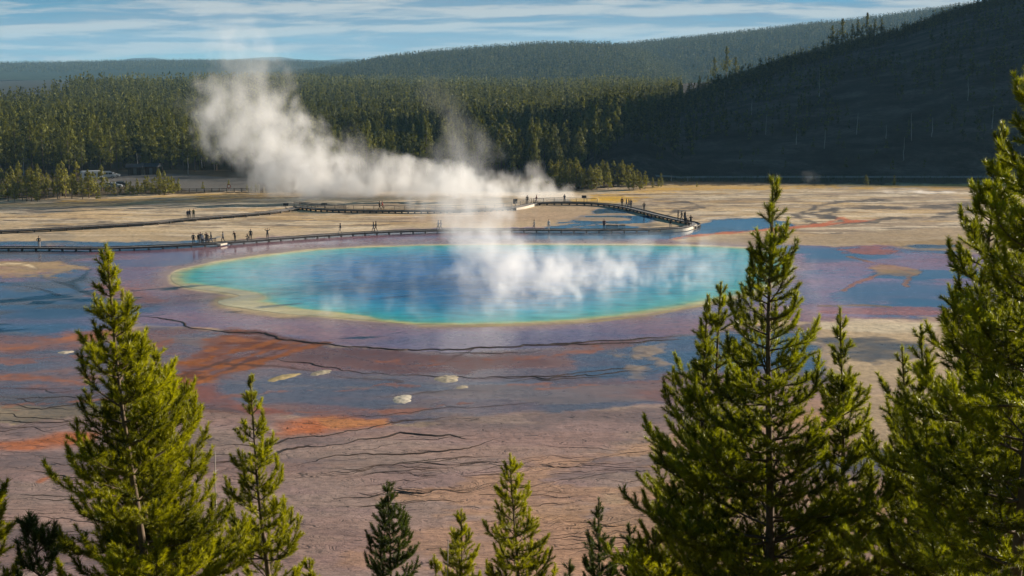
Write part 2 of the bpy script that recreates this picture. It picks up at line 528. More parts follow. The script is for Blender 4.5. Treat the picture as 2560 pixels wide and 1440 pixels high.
    P.poly([(big, 668), (50, 656), (150, 660), (230, 672), (150, 682), (60, 694), (big, 706)], (.34, .24, .13), .25, 12, .85, 50, .6)
    P.line([(big, 664), (60, 662), (90, 668)], (.52, .42, .28), 7, .1, 5, .8, 14, .4)
    P.poly([(200, 738), (260, 706), (320, 716), (430, 752), (390, 764), (330, 770), (270, 760)], PINK, .7, 14, .75, 30, .4)
    P.line([(228, 674), (196, 700), (178, 706), (205, 728), (255, 748), (330, 770)], (.045, .05, .06), 7, .8, 6, .9, 18, .25)
    P.line([(90, 690), (130, 700), (180, 716), (235, 752)], (.05, .05, .055), 4, .7, 4, .8, 16, .3)
    P.line([(0, 705), (60, 712), (150, 740)], (.05, .05, .055), 4, .7, 4, .7, 16, .3)
    # pale halo outside the pool's rim
    sd = poly_sd(P.u, P.v, POOL_PX, P.k)
    i = np.where(sd > -160)[0]
    rn = P.rag[i] * 34
    left = sstep(1050, 520, P.u[i]) * sstep(680, 720, P.v[i])
    P._blend(i, .75 * sstep(-62 - 30 * left, -6, sd[i] + rn), (.33, .23, .19), .6)
    P._blend(i, .95 * sstep(-12 - 12 * left, -3, sd[i] + rn * .25), (.54, .46, .27), .35)
    P.poly([(545, 738), (620, 742), (560, 760), (640, 778), (760, 796), (700, 800), (600, 782), (530, 762)], (.42, .33, .20), .3, 12, .8, 24, .3)
    P.line([(1050, 816), (1250, 815), (1450, 806), (1600, 790), (1750, 766), (1890, 735)], (.36, .30, .12), 5, .3, 5, .8, 8, .1)
    # --- right shallows
    P.poly([(1960, 625), (2180, 615), (2560, 640), (2560, 790), (2050, 790)], (.40, .25, .36), .9, 14, .8, 30, .4)
    P.spots([(1960, 625), (2180, 615), (2560, 640), (2560, 790), (2050, 790)], WET_SKY_BLUE, 1, .05, .56, .05, .9, 101, 2.0)
    P.poly([(2030, 638), (2120, 622), (2190, 622), (2260, 640), (2160, 650), (2040, 654)], WET_SKY_BLUE, 1, 10, .9, 30, .5)
    P.poly([(2060, 728), (2160, 708), (2290, 700), (2400, 715), (2400, 758), (2250, 766), (2080, 760)], WET_SKY_BLUE, 1, 22, .85, 70, .8, .6)
    P.poly([(2090, 619), (2160, 614), (2240, 627), (2210, 633), (2120, 629)], (.48, .15, .08), .6, 12, .8, 40, .5, .8)
    P.poly([(2150, 672), (2220, 664), (2290, 682), (2270, 694), (2180, 690)], (.27, .17, .07), .25, 8, .9, 24, .4)
    P.line([(2140, 640), (2190, 660), (2230, 675), (2270, 690), (2275, 720)], (.27, .13, .06), 6, .4, 5, .8, 16, .4)
    P.line([(2180, 690), (2140, 712), (2100, 730)], (.30, .12, .06), 5, .4, 5, .8, 16, .4)
    P.poly([(2040, 766), (2200, 764), (2420, 772), (2420, 788), (2200, 786), (2050, 782)], (.46, .17, .13), .75, 8, .85, 16, .3)
    P.line([(2040, 763), (2150, 759), (2220, 766)], (.20, .13, .05), 5, .4, 4, .8, 10, .3)
    # --- runoff apron in front of the pool
    apron = [(big, 860), (250, 836), (420, 815), (560, 830), (800, 860), (1060, 878), (1300, 868), (1720, 842), (2080, 806), (2080, 960), (1700, 1000),
             (1400, 1050), (1000, 1060), (700, 1050), (400, 1020), (big, 1010)]
    P.poly(apron, (.215, .15, .165), .86, 14, 1, 30, .5, 0)
    P.spots(apron, (.13, .155, .215), .95, .045, .57, .09, .6, 110, 2.4)  # bluish spots, sky reflection put into the colour
    P.spots(apron, (.25, .185, .175), .6, .07, .57, .06, .6, 111, 3.2)
    P.spots(apron, (.30, .12, .08), .7, .04, .57, .06, .6, 113, 2.2)
    P.poly([(560, 834), (800, 862), (1060, 880), (1290, 872), (1400, 900), (1200, 925), (1040, 932), (900, 925), (700, 905)], MAROON, .7, 16, .85, 40, .6)
    P.poly([(480, 850), (560, 828), (795, 857), (700, 885), (600, 922), (520, 958), (450, 990), (425, 965), (430, 905)], RUST, .5, 20, .85, 50, .5, .7)
    fan = [(480, 850), (560, 828), (795, 857), (700, 885), (600, 922), (520, 958), (450, 990), (425, 965), (430, 905)]
    P.spots(fan, (.21, .10, .10), .85, .16, .50, .05, .65, 141, 2.6, 10)
    P.spots(fan, (.33, .115, .03), .3, .10, .56, .05, .7, 142, 2.2, 10)
    P.spots(fan, (.10, .032, .02), .4, .13, .60, .04, .7, 143, 3.0, 10)
    for pts, w in (([(800, 856), (700, 884), (560, 925), (470, 955), (430, 985)], 11), ([(700, 845), (600, 868), (470, 900), (410, 915)], 6), ([(640, 905), (520, 910), (430, 905)], 5),
                   ([(760, 850), (620, 885), (480, 935)], 5)):
        P.line(pts, (.27, .088, .022), w, .3, 6, .8, 22, .4)
    P.line([(560, 830), (640, 832), (720, 846), (800, 857)], (.085, .035, .022), 12, .4, 8, .75, 22, .3)
    P.poly([(425, 965), (520, 950), (575, 985), (600, 1020), (690, 1040), (640, 1062), (520, 1060), (430, 1030)], (.31, .095, .055), .5, 18, .85, 40, .5)
    P.poly([(big, 872), (60, 862), (190, 830), (350, 822), (330, 838), (170, 862), (20, 882)], (.44, .16, .065), .4, 24, .85, 30, .5, .9)
    P.poly([(big, 925), (100, 922), (260, 940), (190, 962), (60, 962), (big, 970)], (.40, .16, .075), .45, 26, .8, 40, .5, .9)
    P.poly([(1420, 882), (1720, 852), (2060, 830), (2060, 935), (1720, 925), (1560, 942), (1420, 925)], WET_SKY_BLUE, .93, 14, .75, 50, .6)
    P.poly([(big, 985), (300, 985), (560, 1000), (560, 1040), (300, 1050), (big, 1050)], (.10, .09, .09), .85, 20, .6, 50, .6)
    # --- wide terraces in the near ground
    near = [(big, 1040), (400, 1050), (700, 1055), (1000, 1060), (1400, 1040), (1700, 1010), (2080, 960), (2900, 900), (2900, 4000), (big, 4000)]
    P.poly(near, TAUPE, .52, 22, .95, 60, .8, 0)
    P.spots(near, (.20, .145, .135), .65, .05, .55, .08, .65, 120, 3.4)
    P.spots(near, (.32, .24, .20), .35, .06, .56, .07, .6, 123, 3.0)
    P.poly([(1500, 1290), (1700, 1150), (2060, 1000), (2900, 900), (2900, 2000), (1000, 2000), (1250, 1340)], (.34, .205, .125), .25, 40, .75, 90, 1)
    P.spots([(1000, 1200), (2900, 900), (2900, 2000), (600, 2000)], (.42, .24, .13), .2, .10, .57, .05, .6, 127, 2.0)
    P.spots(near, (.40, .235, .185), .45, .05, .58, .09, .35, 125, 3.6)
    for pts, w in (([(big, 900), (60, 902), (200, 888), (330, 872), (430, 850)], 6), ([(big, 948), (80, 942), (240, 952), (400, 938), (440, 925)], 6), ([(430, 990), (330, 1004), (180, 1006), (20, 1016), (big, 1020)], 7),
                   ([(570, 985), (700, 975), (850, 968), (960, 958), (1050, 960)], 5), ([(690, 1040), (840, 1030), (1000, 1024), (1150, 1010)], 5), ([(900, 900), (1100, 900), (1300, 888), (1500, 872)], 6), ([(1280, 960), (1380, 950), (1460, 955), (1350, 968)], 8)):
        P.line(pts, (.36, .125, .06), w, .45, 7, .6, 34, .7)
    for pts in ([(560, 905), (700, 915), (860, 938), (1000, 950)], [(620, 880), (520, 905), (430, 940)], [(700, 872), (610, 900), (480, 950)], [(380, 960), (250, 972), (100, 968), (big, 975)], [(1180, 868), (1130, 884), (1110, 900)]):
        P.line(pts, (.07, .035, .028), 3, .5, 4, .7, 14, .4)
    P.poly([(660, 1062), (760, 1046), (950, 1046), (940, 1068), (760, 1088), (670, 1094)], (.50, .145, .045), .35, 26, .9, 30, .4, .9)
    P.poly([(760, 1050), (950, 1046), (960, 1062), (800, 1080)], (.50, .23, .09), .35, 16, .7, 30, .4)
    P.poly([(big, 1125), (30, 1108), (120, 1086), (220, 1092), (200, 1112), (60, 1132), (big, 1150)], (.50, .15, .045), .35, 24, .92, 26, .4, .9)
    P.line([(100, 1205), (130, 1190)], (.45, .15, .06), 7, .3, 5, .8, 8, .2)
    P.poly([(2040, 806), (2200, 796), (2600, 800), (2900, 800), (2900, 1120), (2500, 1140), (2150, 1120), (2050, 960)], (.35, .265, .175), .15, 16, .9, 40, .6)
    P.poly([(2060, 800), (2160, 796), (2340, 806), (2340, 832), (2150, 838), (2060, 826)], (.50, .43, .32), .1, 14, .8, 30, .5)
    P.poly([(2060, 846), (2200, 852), (2340, 866), (2330, 900), (2180, 905), (2080, 888)], (.09, .09, .10), .85, 12, .85, 30, .5)
    P.poly([(1990, 1140), (2200, 1130), (2480, 1160), (2480, 1200), (2200, 1200), (2000, 1190)], (.09, .09, .11), .9, 14, .8, 30, .5)
    # pale crust spots on the apron
    for (a, b, r) in ((1625, 885, 26), (1570, 925, 22), (1545, 880, 10), (1640, 905, 14), (1530, 1240, 22)):
        P.poly([(a - r * 1.6, b), (a - r, b - r * .7), (a + r, b - r * .6), (a + r * 1.5, b + r * .1), (a + r * .5, b + r * .6), (a - r, b + r * .5)], (.34, .25, .17), .25, 14, .8, 50, .5, .7)
    # broad tonal variety of the crust itself
    w1 = .84 + .32 * fbm(x * .15, y * .3, 130, 5); w2 = .90 + .2 * fbm(x * .02, y * .03, 133, 3)
    P.col *= (w1 * w2 * np.interp(P.wet, [.2, .5, .8], [1.25, .98, .84]))[:, None]
    P.wet *= .88 + .24 * fbm(x * .2, y * .35, 137, 4)
    # ground past the flats
    far = sstep(0, 1, (P.y - np.interp(P.u, [0, 250, 650, 1400, 1600, 2600], [352, 362, 372, 372, 392, 400])) / 6 + P.rag * 2)
    P._blend(np.arange(len(x)), far, (.075, .058, .035), .0)
    lot = poly_sd(P.u, P.v, [(180, 470), (210, 438), (420, 434), (700, 452), (680, 476), (470, 478), (430, 462)], 3.0)
    P._blend(np.arange(len(x)), .9 * sstep(-8, 8, lot), (.13, .125, .12), .1)
    wet = np.clip(P.wet, 0, 1)
    terr = sstep(985, 1060, P.wv) * (1 - .6 * sstep(1500, 2000, P.u)) * (1 - far)
    fine = sstep(1080, 1330, P.wv)
    z = np.zeros_like(x)
    z += (1 - wet) * (fbm(x * .12, y * .12, 140, 4) - .45) * .22 * (y > 66) * (y < 380)
    z += -1.2 * (y < 66)
    z *= sstep(0, 70, -sd)
    z = np.where(sd > 2, -.5 * sstep(2, 16, sd), z)
    nY, nt_ = len(Y), len(t)
    idx = np.arange(nY * nt_).reshape(nY, nt_)
    f = np.stack([idx[:-1, :-1], idx[:-1, 1:], idx[1:, 1:], idx[1:, :-1]], -1).reshape(-1, 4)
    rgba = np.c_[np.clip(P.col, 0, 1), np.ones(len(x))]
    mask = np.c_[wet, terr, fine, np.ones(len(x))]

    m, nt, out = material('hot_spring_ground')
    a = nt.attr('mat_color').outputs['Color']; k = nt.attr('surface')
    sp = nt.node('ShaderNodeSeparateColor'); nt.put(sp.inputs[0], k.outputs['Color'])
    wetn, terrn, finen = sp.outputs[0], sp.outputs[1], sp.outputs[2]
    pos = nt.node('ShaderNodeNewGeometry').outputs['Position']
    px = nt.xyz(pos)
    st = nt.comb(nt.math('MULTIPLY', px[0], .05), nt.math('MULTIPLY', px[1], .16), 0.0)
    warpn = nt.noise(nt.comb(nt.math('MULTIPLY', px[0], .6), nt.math('MULTIPLY', px[1], .9), 0.0), 1.0, 3, .6)
    # microterrace rims: iso-lines of a stretched height field
    hn = nt.math('ADD', nt.noise(st, 1.0, 3, .5), nt.math('MULTIPLY', warpn, .05))
    def iso(fr, wid):
        q = nt.math('ABSOLUTE', nt.math('SUBTRACT', nt.math('FRACT', nt.math('MULTIPLY', hn, fr)), .5))
        return nt.mapr(q, 0.0, wid, 1.0, 0.0, True)
    gate = nt.mapr(nt.noise(st, 2.6, 3, .6), .36, .52, 0, 1, True)
    l1 = nt.math('MULTIPLY', nt.math('MULTIPLY', iso(15.0, .06), terrn), nt.math('MULTIPLY', gate, .85))
    l2 = nt.math('MULTIPLY', iso(44.0, .13), nt.math('MULTIPLY', terrn, .45))
    cr = nt.noise(nt.comb(nt.math('MULTIPLY', px[0], .55), nt.math('MULTIPLY', px[1], 1.3), 0.0), 1.0, 5, .62)
    crk = nt.mapr(nt.math('ABSOLUTE', nt.math('SUBTRACT', cr, .5)), 0.0, .022, .45, 0.0, True)
    l3 = nt.math('MULTIPLY', crk, finen)
    line = nt.math('MAXIMUM', nt.math('MAXIMUM', l1, l2), l3)
    g1 = nt.noise(pos, .9, 6, .68)
    gf = nt.mapr(g1, .25, .75, .66, 1.34)
    base = nt.mix(1.0, a, nt.comb(gf, gf, gf), 'MULTIPLY')
    base = nt.mix(line, base, (.035, .024, .02))
    rough = nt.math('ADD', nt.mapr(wetn, .1, .95, .9, .07), nt.mapr(g1, .3, .7, -.05, .09), clamp=True)
    rough = nt.math('MAXIMUM', rough, .04)
    spec = nt.mapr(wetn, .1, .9, .12, .62)
    b = nt.node('ShaderNodeBump'); b.inputs['Distance'].default_value = .25
    nt.put(b.inputs['Strength'], nt.mapr(wetn, .3, .95, .34, .04))
    fb = nt.math('SUBTRACT', nt.math('ADD', nt.noise(pos, 1.3, 5, .65), nt.math('MULTIPLY', nt.noise(pos, .35, 2), .8)), nt.math('MULTIPLY', line, .5))
    nt.put(b.inputs['Height'], fb)
    principled(nt, out, base, rough, spec, 1.38, b.outputs[0])
    me = mesh_from('ground', np.c_[x, y, z], f, [m], True, {'mat_color': rgba, 'surface': mask})
    structure('ground', me)

build_ground()

# ------------------------------------------------------------------ pool
def build_pool():
    out = np.array([G(u, v, .03)[:2] for u, v in catmull(POOL_PX, n=14, closed=True)])
    # resample, small natural wobble
    cl = np.r_[out, out[:1]]
    d = np.r_[0, np.cumsum(np.linalg.norm(np.diff(cl, axis=0), axis=1))]
    s = np.linspace(0, d[-1], 721)[:-1]
    out = np.stack([np.interp(s, d, cl[:, k]) for k in (0, 1)], 1)
    c = np.array(G(1230, 690)[:2])
    r = np.r_[np.linspace(1.0, .8, 34), np.linspace(.79, .0, 46)[:-1], .002]
    P = (c + r[:, None, None] * (out - c)).reshape(-1, 2)
    x, y = P[:, 0], P[:, 1]
    n = len(out)
    dist = np.full(len(x), 1e9)
    for k in range(0, n, 2):
        dist = np.minimum(dist, (x - out[k, 0]) ** 2 + (y - out[k, 1]) ** 2)
    dist = np.sqrt(dist)
    u, v = UV(x, y, np.zeros_like(x))
    shelf = sstep(60, -10, -poly_sd(u, v, [(500, 722), (640, 742), (760, 775), (900, 795), (700, 790), (540, 764)], 3.0) )
    nz = fbm(x * .12, y * .12, 5, 4) - .5
    dd = dist + nz * 5 * sstep(1, 8, dist) + (fbm(x * .6, y * .6, 8, 3) - .5) * 1.2
    wide = 1 + .7 * sstep(1250, 1700, u) + .9 * sstep(950, 560, u)
    front = sstep(700, 790, v)
    dd = dd / (wide + .15 * front) - 2.2 * shelf
    stops = [(-3, (.58, .50, .27)), (.15, (.56, .48, .20)), (.6, (.46, .48, .17)), (1.1, (.20, .43, .24)), (2.0, (.055, .40, .38)), (4.5, (.020, .36, .44)),
             (9.0, (.008, .27, .44)), (15.0, (.004, .165, .38)), (24.0, (.003, .115, .33)), (40, (.003, .10, .31))]
    q = [a for a, _ in stops]
    col = np.stack([np.interp(dd, q, [b[k] for _, b in stops]) for k in range(3)], 1)
    nr = len(r)
    idx = np.arange(nr * n).reshape(nr, n)
    a, b = idx[:-1], idx[1:]
    f = np.stack([a, np.roll(a, -1, 1), np.roll(b, -1, 1), b], -1).reshape(-1, 4)
    m, nt, o = material('hot_spring_water')
    g = nt.node('ShaderNodeNewGeometry').outputs['Position']
    bn = nt.node('ShaderNodeBump'); bn.inputs['Strength'].default_value = .35; bn.inputs['Distance'].default_value = .12
    nt.put(bn.inputs['Height'], nt.math('ADD', nt.noise(g, 1.1, 4, .6), nt.math('MULTIPLY', nt.noise(g, .25, 2), 1.5)))
    c0 = nt.attr('mat_color').outputs['Color']
    vr = nt.mapr(nt.noise(nt.vmath('MULTIPLY', g, (.22, .5, 0)), 1.0, 5, .6), .3, .7, .62, 1.3)
    principled(nt, o, nt.mix(1.0, c0, nt.comb(vr, vr, vr), 'MULTIPLY'), .12, .22, 1.33, bn.outputs[0])
    z = np.full(len(x), .03)
    structure('pool_water', mesh_from('pool_water', np.c_[x, y, z], f[:, ::-1].copy(), [m], True, {'mat_color': np.c_[col, np.ones(len(x))]}))
build_pool()

# ------------------------------------------------------------------ terrace rims (small risers of dark mat)
def rims():
    L = [([(480, 1112), (600, 1118), (700, 1112), (740, 1094), (850, 1082), (950, 1063), (1040, 1052), (1100, 1046), (1200, 1052)], .20),
         ([(500, 1166), (640, 1150), (700, 1133), (745, 1120), (860, 1112), (900, 1100), (1000, 1083), (1120, 1090), (1180, 1098), (1260, 1090)], .24),
         ([(680, 1164), (780, 1158), (830, 1142), (920, 1134), (1020, 1138), (1100, 1130), (1230, 1105), (1310, 1075)], .20),
         ([(680, 1050), (800, 1045), (950, 1040), (1080, 1025), (1180, 1018), (1300, 1008), (1400, 1003)], .10),
         ([(400, 1052), (560, 1058), (680, 1050)], .12), ([(960, 1090), (1000, 1100), (1100, 1098), (1180, 1086), (1260, 1070), (1300, 1060)], .10),
         ([(-40, 1050), (120, 1053), (240, 1050), (330, 1058)], .17), ([(-40, 1034), (60, 1040), (150, 1046), (280, 1042)], .15),
         ([(-40, 1012), (40, 1014), (150, 1022), (230, 1020)], .13), ([(-40, 1176), (100, 1184), (240, 1190), (420, 1180)], .2),
         ([(-40, 1232), (60, 1236), (150, 1238), (260, 1252)], .2), ([(-40, 1285), (120, 1288), (300, 1292)], .17), ([(20, 1140), (120, 1136), (260, 1150)], .12),
         ([(-40, 1262), (60, 1270), (180, 1266)], .13), ([(700, 1216), (850, 1200), (980, 1180), (1150, 1166), (1300, 1145)], .11),
         ([(690, 1196), (800, 1186), (950, 1168), (1080, 1150), (1220, 1130)], .08),
         ([(340, 790), (400, 797), (460, 808), (482, 822), (560, 829), (640, 831), (700, 845), (800, 858), (860, 866), (960, 874), (1060, 876), (1180, 872), (1300, 866), (1450, 858), (1720, 836)], .3),
         ([(1300, 868), (1450, 862), (1560, 858), (1730, 846)], .3), ([(1060, 880), (1250, 884), (1400, 872)], .18),
         ([(650, 888), (700, 900), (800, 915), (900, 932), (1000, 938), (1150, 945), (1300, 942), (1420, 935), (1560, 920), (1720, 905)], .17),
         ([(1150, 948), (1300, 946), (1430, 941), (1560, 930), (1700, 920)], .2), ([(1200, 952), (1330, 951), (1480, 943), (1600, 936)], .14),
         ([(1180, 1120), (1300, 1110), (1450, 1120), (1600, 1118)], .07), ([(900, 1000), (1000, 990), (1120, 978), (1250, 975)], .08),
         ([(1340, 1250), (1450, 1240), (1560, 1246), (1700, 1240)], .07), ([(430, 1085), (520, 1082), (600, 1090)], .1)]
    # drifting lesser rims between the traced ones
    rr = random.Random(4)
    for k in range(170):
        v = rr.uniform(1060, 1430); u = rr.uniform(-80, 1500) if v > 1150 else rr.uniform(-80, 420)
        w = rr.uniform(160, 420); s = rr.uniform(-.16, .03)
        L.append(([(u + w * t, v + s * w * t + rr.uniform(-5, 5)) for t in (0, .25, .5, .75, 1)], rr.uniform(.03, .09)))
    for k, v in enumerate((968, 985, 998, 1022, 1064, 1076, 1098, 1120, 1158, 1200, 1216, 1250, 1300, 1322, 1345, 1372, 1400)):
        u0 = rr.uniform(-90, 40); u1 = rr.uniform(260, 640) if v > 1040 else rr.uniform(180, 420)
        L.append(([(u0 + (u1 - u0) * t, v + rr.uniform(-7, 7) + 6 * math.sin(3 * t + k)) for t in np.linspace(0, 1, 8)], rr.uniform(.09, .17)))
    for k, v in enumerate((1068, 1142, 1176, 1188, 1226, 1250, 1282, 1330, 1366)):
        u0 = rr.uniform(640, 760); u1 = rr.uniform(1000, 1500)
        L.append(([(u0 + (u1 - u0) * t, v - 34 * t + rr.uniform(-5, 5)) for t in np.linspace(0, 1, 8)], rr.uniform(.05, .10)))
    V = []; F = []; n0 = 0
    for pts, wid in L:
        p = np.array([G(u, v)[:2] for u, v in catmull(pts, n=8)])
        p = catmull(p, step=.5, n=6)
        k = len(p)
        q = p.copy()
        q[:, 0] += (vnoise(p[:, 0] * .5, p[:, 1] * .5, 3) - .5) * 1.1 + (vnoise(p[:, 0] * 1.7, p[:, 1] * 1.7, 4) - .5) * .35
        q[:, 1] += (vnoise(p[:, 0] * .5 + 9, p[:, 1] * .5, 5) - .5) * 1.6 + (vnoise(p[:, 0] * 1.3 + 9, p[:, 1] * 1.7, 6) - .5) * .7
        tg = np.gradient(q, axis=0); tg /= np.maximum(np.linalg.norm(tg, axis=1, keepdims=True), 1e-6)
        nr = np.stack([-tg[:, 1], tg[:, 0]], 1)
        wid = wid * .58
        e = np.minimum(1, np.minimum(np.arange(k), np.arange(k)[::-1]) / 14.0) * (.7 + .6 * vnoise(q[:, 0] * .25, q[:, 1] * .25, 8))
        ww = wid * e[:, None]
        h = np.clip(wid * .55, .03, .11) * e
        a = np.c_[q - nr * ww * 1.5, np.full(k, -.02)]; b = np.c_[q - nr * ww * .5, h * .5]; c = np.c_[q + nr * ww * .5, h]; d = np.c_[q + nr * ww * 1.6, np.full(k, -.02)]
        V.append(np.stack([a, b, c, d], 1).reshape(-1, 3))
        i = np.arange(k - 1)[:, None] * 4 + np.arange(3)[None]
        F.append((np.stack([i, i + 4, i + 5, i + 1], -1).reshape(-1, 4) + n0)[:, ::-1]); n0 += 4 * k
    m, nt, out = material('dark_terrace_mat')
    g = nt.node('ShaderNodeNewGeometry').outputs['Position']
    principled(nt, out, nt.ramp(nt.noise(g, .35, 4), [(.35, (.022, .016, .014)), (.6, (.06, .034, .022)), (.75, (.11, .055, .03))]), .6, .3)
    structure('terrace_rims', mesh_from('terrace_rims', np.concatenate(V), np.concatenate(F), [m], True))
rims()

# ------------------------------------------------------------------ slope below the overlook
def hillside():
    xs = np.linspace(-90, 90, 90); ys = np.linspace(-30, 72, 70)
    Y, X = np.meshgrid(ys, xs, indexing='ij')
    x, y = X.ravel(), Y.ravel()
    z = 34.2 - .5 * y + (fbm(x * .1, y * .1, 300, 4) - .5) * 1.4
    z = np.minimum(z, 34.2 + .15 * np.abs(x))
    idx = np.arange(len(x)).reshape(len(ys), len(xs))
    f = np.stack([idx[:-1, :-1], idx[:-1, 1:], idx[1:, 1:], idx[1:, :-1]], -1).reshape(-1, 4)
    m = simple_mat('dry_grass_slope', (.12, .095, .05), .95, .5, .7, .1, bump=.5)
    structure('hillside_terrain', mesh_from('hillside_terrain', np.c_[x, y, z], f, [m], True))
hillside()
def slope_z(x, y):
    x = np.asarray([x], dtype=float); y = np.asarray([y], dtype=float)
    return float(np.minimum(34.2 - .5 * y + (fbm(x * .1, y * .1, 300, 4) - .5) * 1.4, 34.2 + .15 * np.abs(x))[0])

# ------------------------------------------------------------------ hill, valley floor, distant ridges
def grid_mesh(name, ys, ts, hf, mat, attrs=None, rel=True):
    Y, T = np.meshgrid(ys, ts, indexing='ij')
    x = (T * Y).ravel() if rel else T.ravel(); y = Y.ravel()
    z = hf(x, y)
    idx = np.arange(len(x)).reshape(len(ys), len(ts))
    f = np.stack([idx[:-1, :-1], idx[:-1, 1:], idx[1:, 1:], idx[1:, :-1]], -1).reshape(-1, 4)
    return structure(name, mesh_from(name, np.c_[x, y, z], f, [mat], True, attrs(x, y) if attrs else None))

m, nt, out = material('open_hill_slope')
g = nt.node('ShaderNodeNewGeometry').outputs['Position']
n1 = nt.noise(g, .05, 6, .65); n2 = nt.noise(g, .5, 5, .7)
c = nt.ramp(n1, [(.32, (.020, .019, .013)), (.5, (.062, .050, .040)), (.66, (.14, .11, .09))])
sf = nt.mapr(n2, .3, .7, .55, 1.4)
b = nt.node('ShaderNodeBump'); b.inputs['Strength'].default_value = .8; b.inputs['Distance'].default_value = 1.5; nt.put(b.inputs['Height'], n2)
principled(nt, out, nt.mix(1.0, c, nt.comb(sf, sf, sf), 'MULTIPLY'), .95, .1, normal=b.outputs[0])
M['hill'] = m
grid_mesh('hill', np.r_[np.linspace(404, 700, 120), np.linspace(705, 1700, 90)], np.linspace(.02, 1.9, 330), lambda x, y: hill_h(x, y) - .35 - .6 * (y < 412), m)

m, nt, out = material('forest_floor')
g = nt.node('ShaderNodeNewGeometry').outputs['Position']
principled(nt, out, nt.ramp(nt.noise(g, .08, 5, .65), [(.3, (.022, .022, .012)), (.55, (.045, .038, .022)), (.75, (.085, .065, .04))]), 1.0, .05)
M['floor'] = m
grid_mesh('forest_floor', np.r_[np.linspace(440, 900, 60), np.geomspace(910, 14000, 110)], np.linspace(-1.6, 1.6, 200),
          lambda x, y: np.where(y < 452, -.3, valley_h(x, y) - .02), m)

m, nt, out = material('far_wooded_ridge')
g = nt.node('ShaderNodeNewGeometry').outputs['Position']
vn = nt.noise(g, .03, 6, .75)
principled(nt, out, nt.ramp(vn, [(.3, (.012, .020, .010)), (.5, (.032, .045, .020)), (.72, (.065, .075, .035))]), 1.0, .0)
M['farwood'] = m
def ridge_h(pxs, Yr, depth_front, depth_back, base=-10.0, seed=0, rough=10):
    us = [p[0] for p in pxs]; vs = [p[1] for p in pxs]
    def h(x, y):
        u = 1280 + FPX * x / y
        z = CAM_H + (150 - np.interp(u, us, vs)) / FPX * Yr - base
        s = np.where(y < Yr, sstep(Yr - depth_front, Yr, y) ** .8, 1 - .6 * sstep(Yr, Yr + depth_back, y))
        n = (fbm(x * .0022, y * .0022, 400 + seed, 4) - .5) * rough * np.clip(np.abs(y - Yr) / 300, 0, 1)
        return base + np.maximum(z, 0) * s + n * (z > 1)
    return h
RA = [(-4000, 400), (500, 400), (640, 200), (800, 186), (940, 158), (1000, 150), (1100, 139), (1250, 127), (1350, 120), (1450, 119), (1520, 122), (1600, 135), (1680, 165), (1760, 215), (1900, 400), (9000, 400)]
RB = [(-4000, 500), (1100, 500), (1300, 210), (1450, 155), (1540, 122), (1640, 112), (1800, 96), (1920, 82), (2040, 68), (2080, 66), (2200, 50), (2400, 24), (2560, 5), (3200, -20), (9000, -20)]
RC = [(-4000, 172), (-500, 162), (0, 163), (150, 162), (330, 157), (500, 156), (700, 158), (900, 162), (1000, 168), (1300, 190), (1700, 260), (9000, 260)]
ridgeA, ridgeB, ridgeC = ridge_h(RA, 2900, 900, 900, seed=1), ridge_h(RB, 3500, 1200, 1400, seed=2), ridge_h(RC, 5200, 1700, 1500, -14, seed=3, rough=16)
grid_mesh('wooded_hills', np.linspace(1900, 4000, 120), np.linspace(-.3, .4, 260), ridgeA, M['farwood'])
grid_mesh('far_wooded_hills', np.linspace(2250, 5100, 120), np.linspace(-.1, .9, 300), ridgeB, M['farwood'])
grid_mesh('plateau_hills', np.linspace(3400, 6800, 110), np.linspace(-.9, .3, 300), ridgeC, M['farwood'])
RD = [(-4000, 165), (-300, 158), (0, 160), (60, 163), (250, 160), (310, 153), (345, 146), (395, 144), (440, 151), (480, 149), (540, 151), (600, 149), (660, 144), (705, 142), (750, 148), (820, 151),
      (870, 147), (920, 150), (955, 143), (985, 137), (1010, 145), (1080, 156), (1400, 170), (2000, 260), (9000, 260)]
grid_mesh('mountains', np.linspace(9000, 14500, 70), np.linspace(-.8, .3, 400), ridge_h(RD, 11500, 2200, 2500, -20, seed=4, rough=20), M['farwood'])
#@@PART3
# ================================================================== PINES CLOSE TO THE OVERLOOK
def tri_mesh(name, V, tone, mat):
    V = V.reshape(-1, 3); n = len(V) // 3
    return mesh_from(name, V, np.arange(3 * n).reshape(n, 3), [mat], False, {'tone': np.repeat(tone, 3)})

def unit(a):
    return a / np.maximum(np.linalg.norm(a, axis=-1, keepdims=True), 1e-9)

def needles(rng, O, D, L, dens, nlen, nwid, tone, lead=None):
    """bottle-brush needles along shoots: origins O, directions D, lengths L"""
    cnt = np.maximum(6, (L * dens).astype(int))
    k = np.repeat(np.arange(len(O)), cnt)
    n = len(k)
    t = rng.random(n)
    t = t ** .85
    d = D[k]
    r = unit(rng.normal(size=(n, 3)))
    e1 = unit(np.cross(d, r)); e2 = np.cross(d, e1)
    ph = rng.random(n) * 2 * math.pi
    psi = np.radians(rng.uniform(32, 76, n)) * (1.05 - .38 * t)
    dn = d * np.cos(psi)[:, None] + (e1 * np.cos(ph)[:, None] + e2 * np.sin(ph)[:, None]) * np.sin(psi)[:, None]
    dn[:, 2] += .10
    dn = unit(dn)
    p = O[k] + d * (t * L[k])[:, None]
    ln = nlen * rng.uniform(.65, 1.2, n) * (1 - .15 * t)
    side = unit(np.cross(dn, unit(rng.normal(size=(n, 3))))) * (nwid * .5)
    V = np.stack([p - side, p + side, p + dn * ln[:, None]], 1)
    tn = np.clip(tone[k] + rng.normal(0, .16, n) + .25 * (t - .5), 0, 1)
    return V, tn

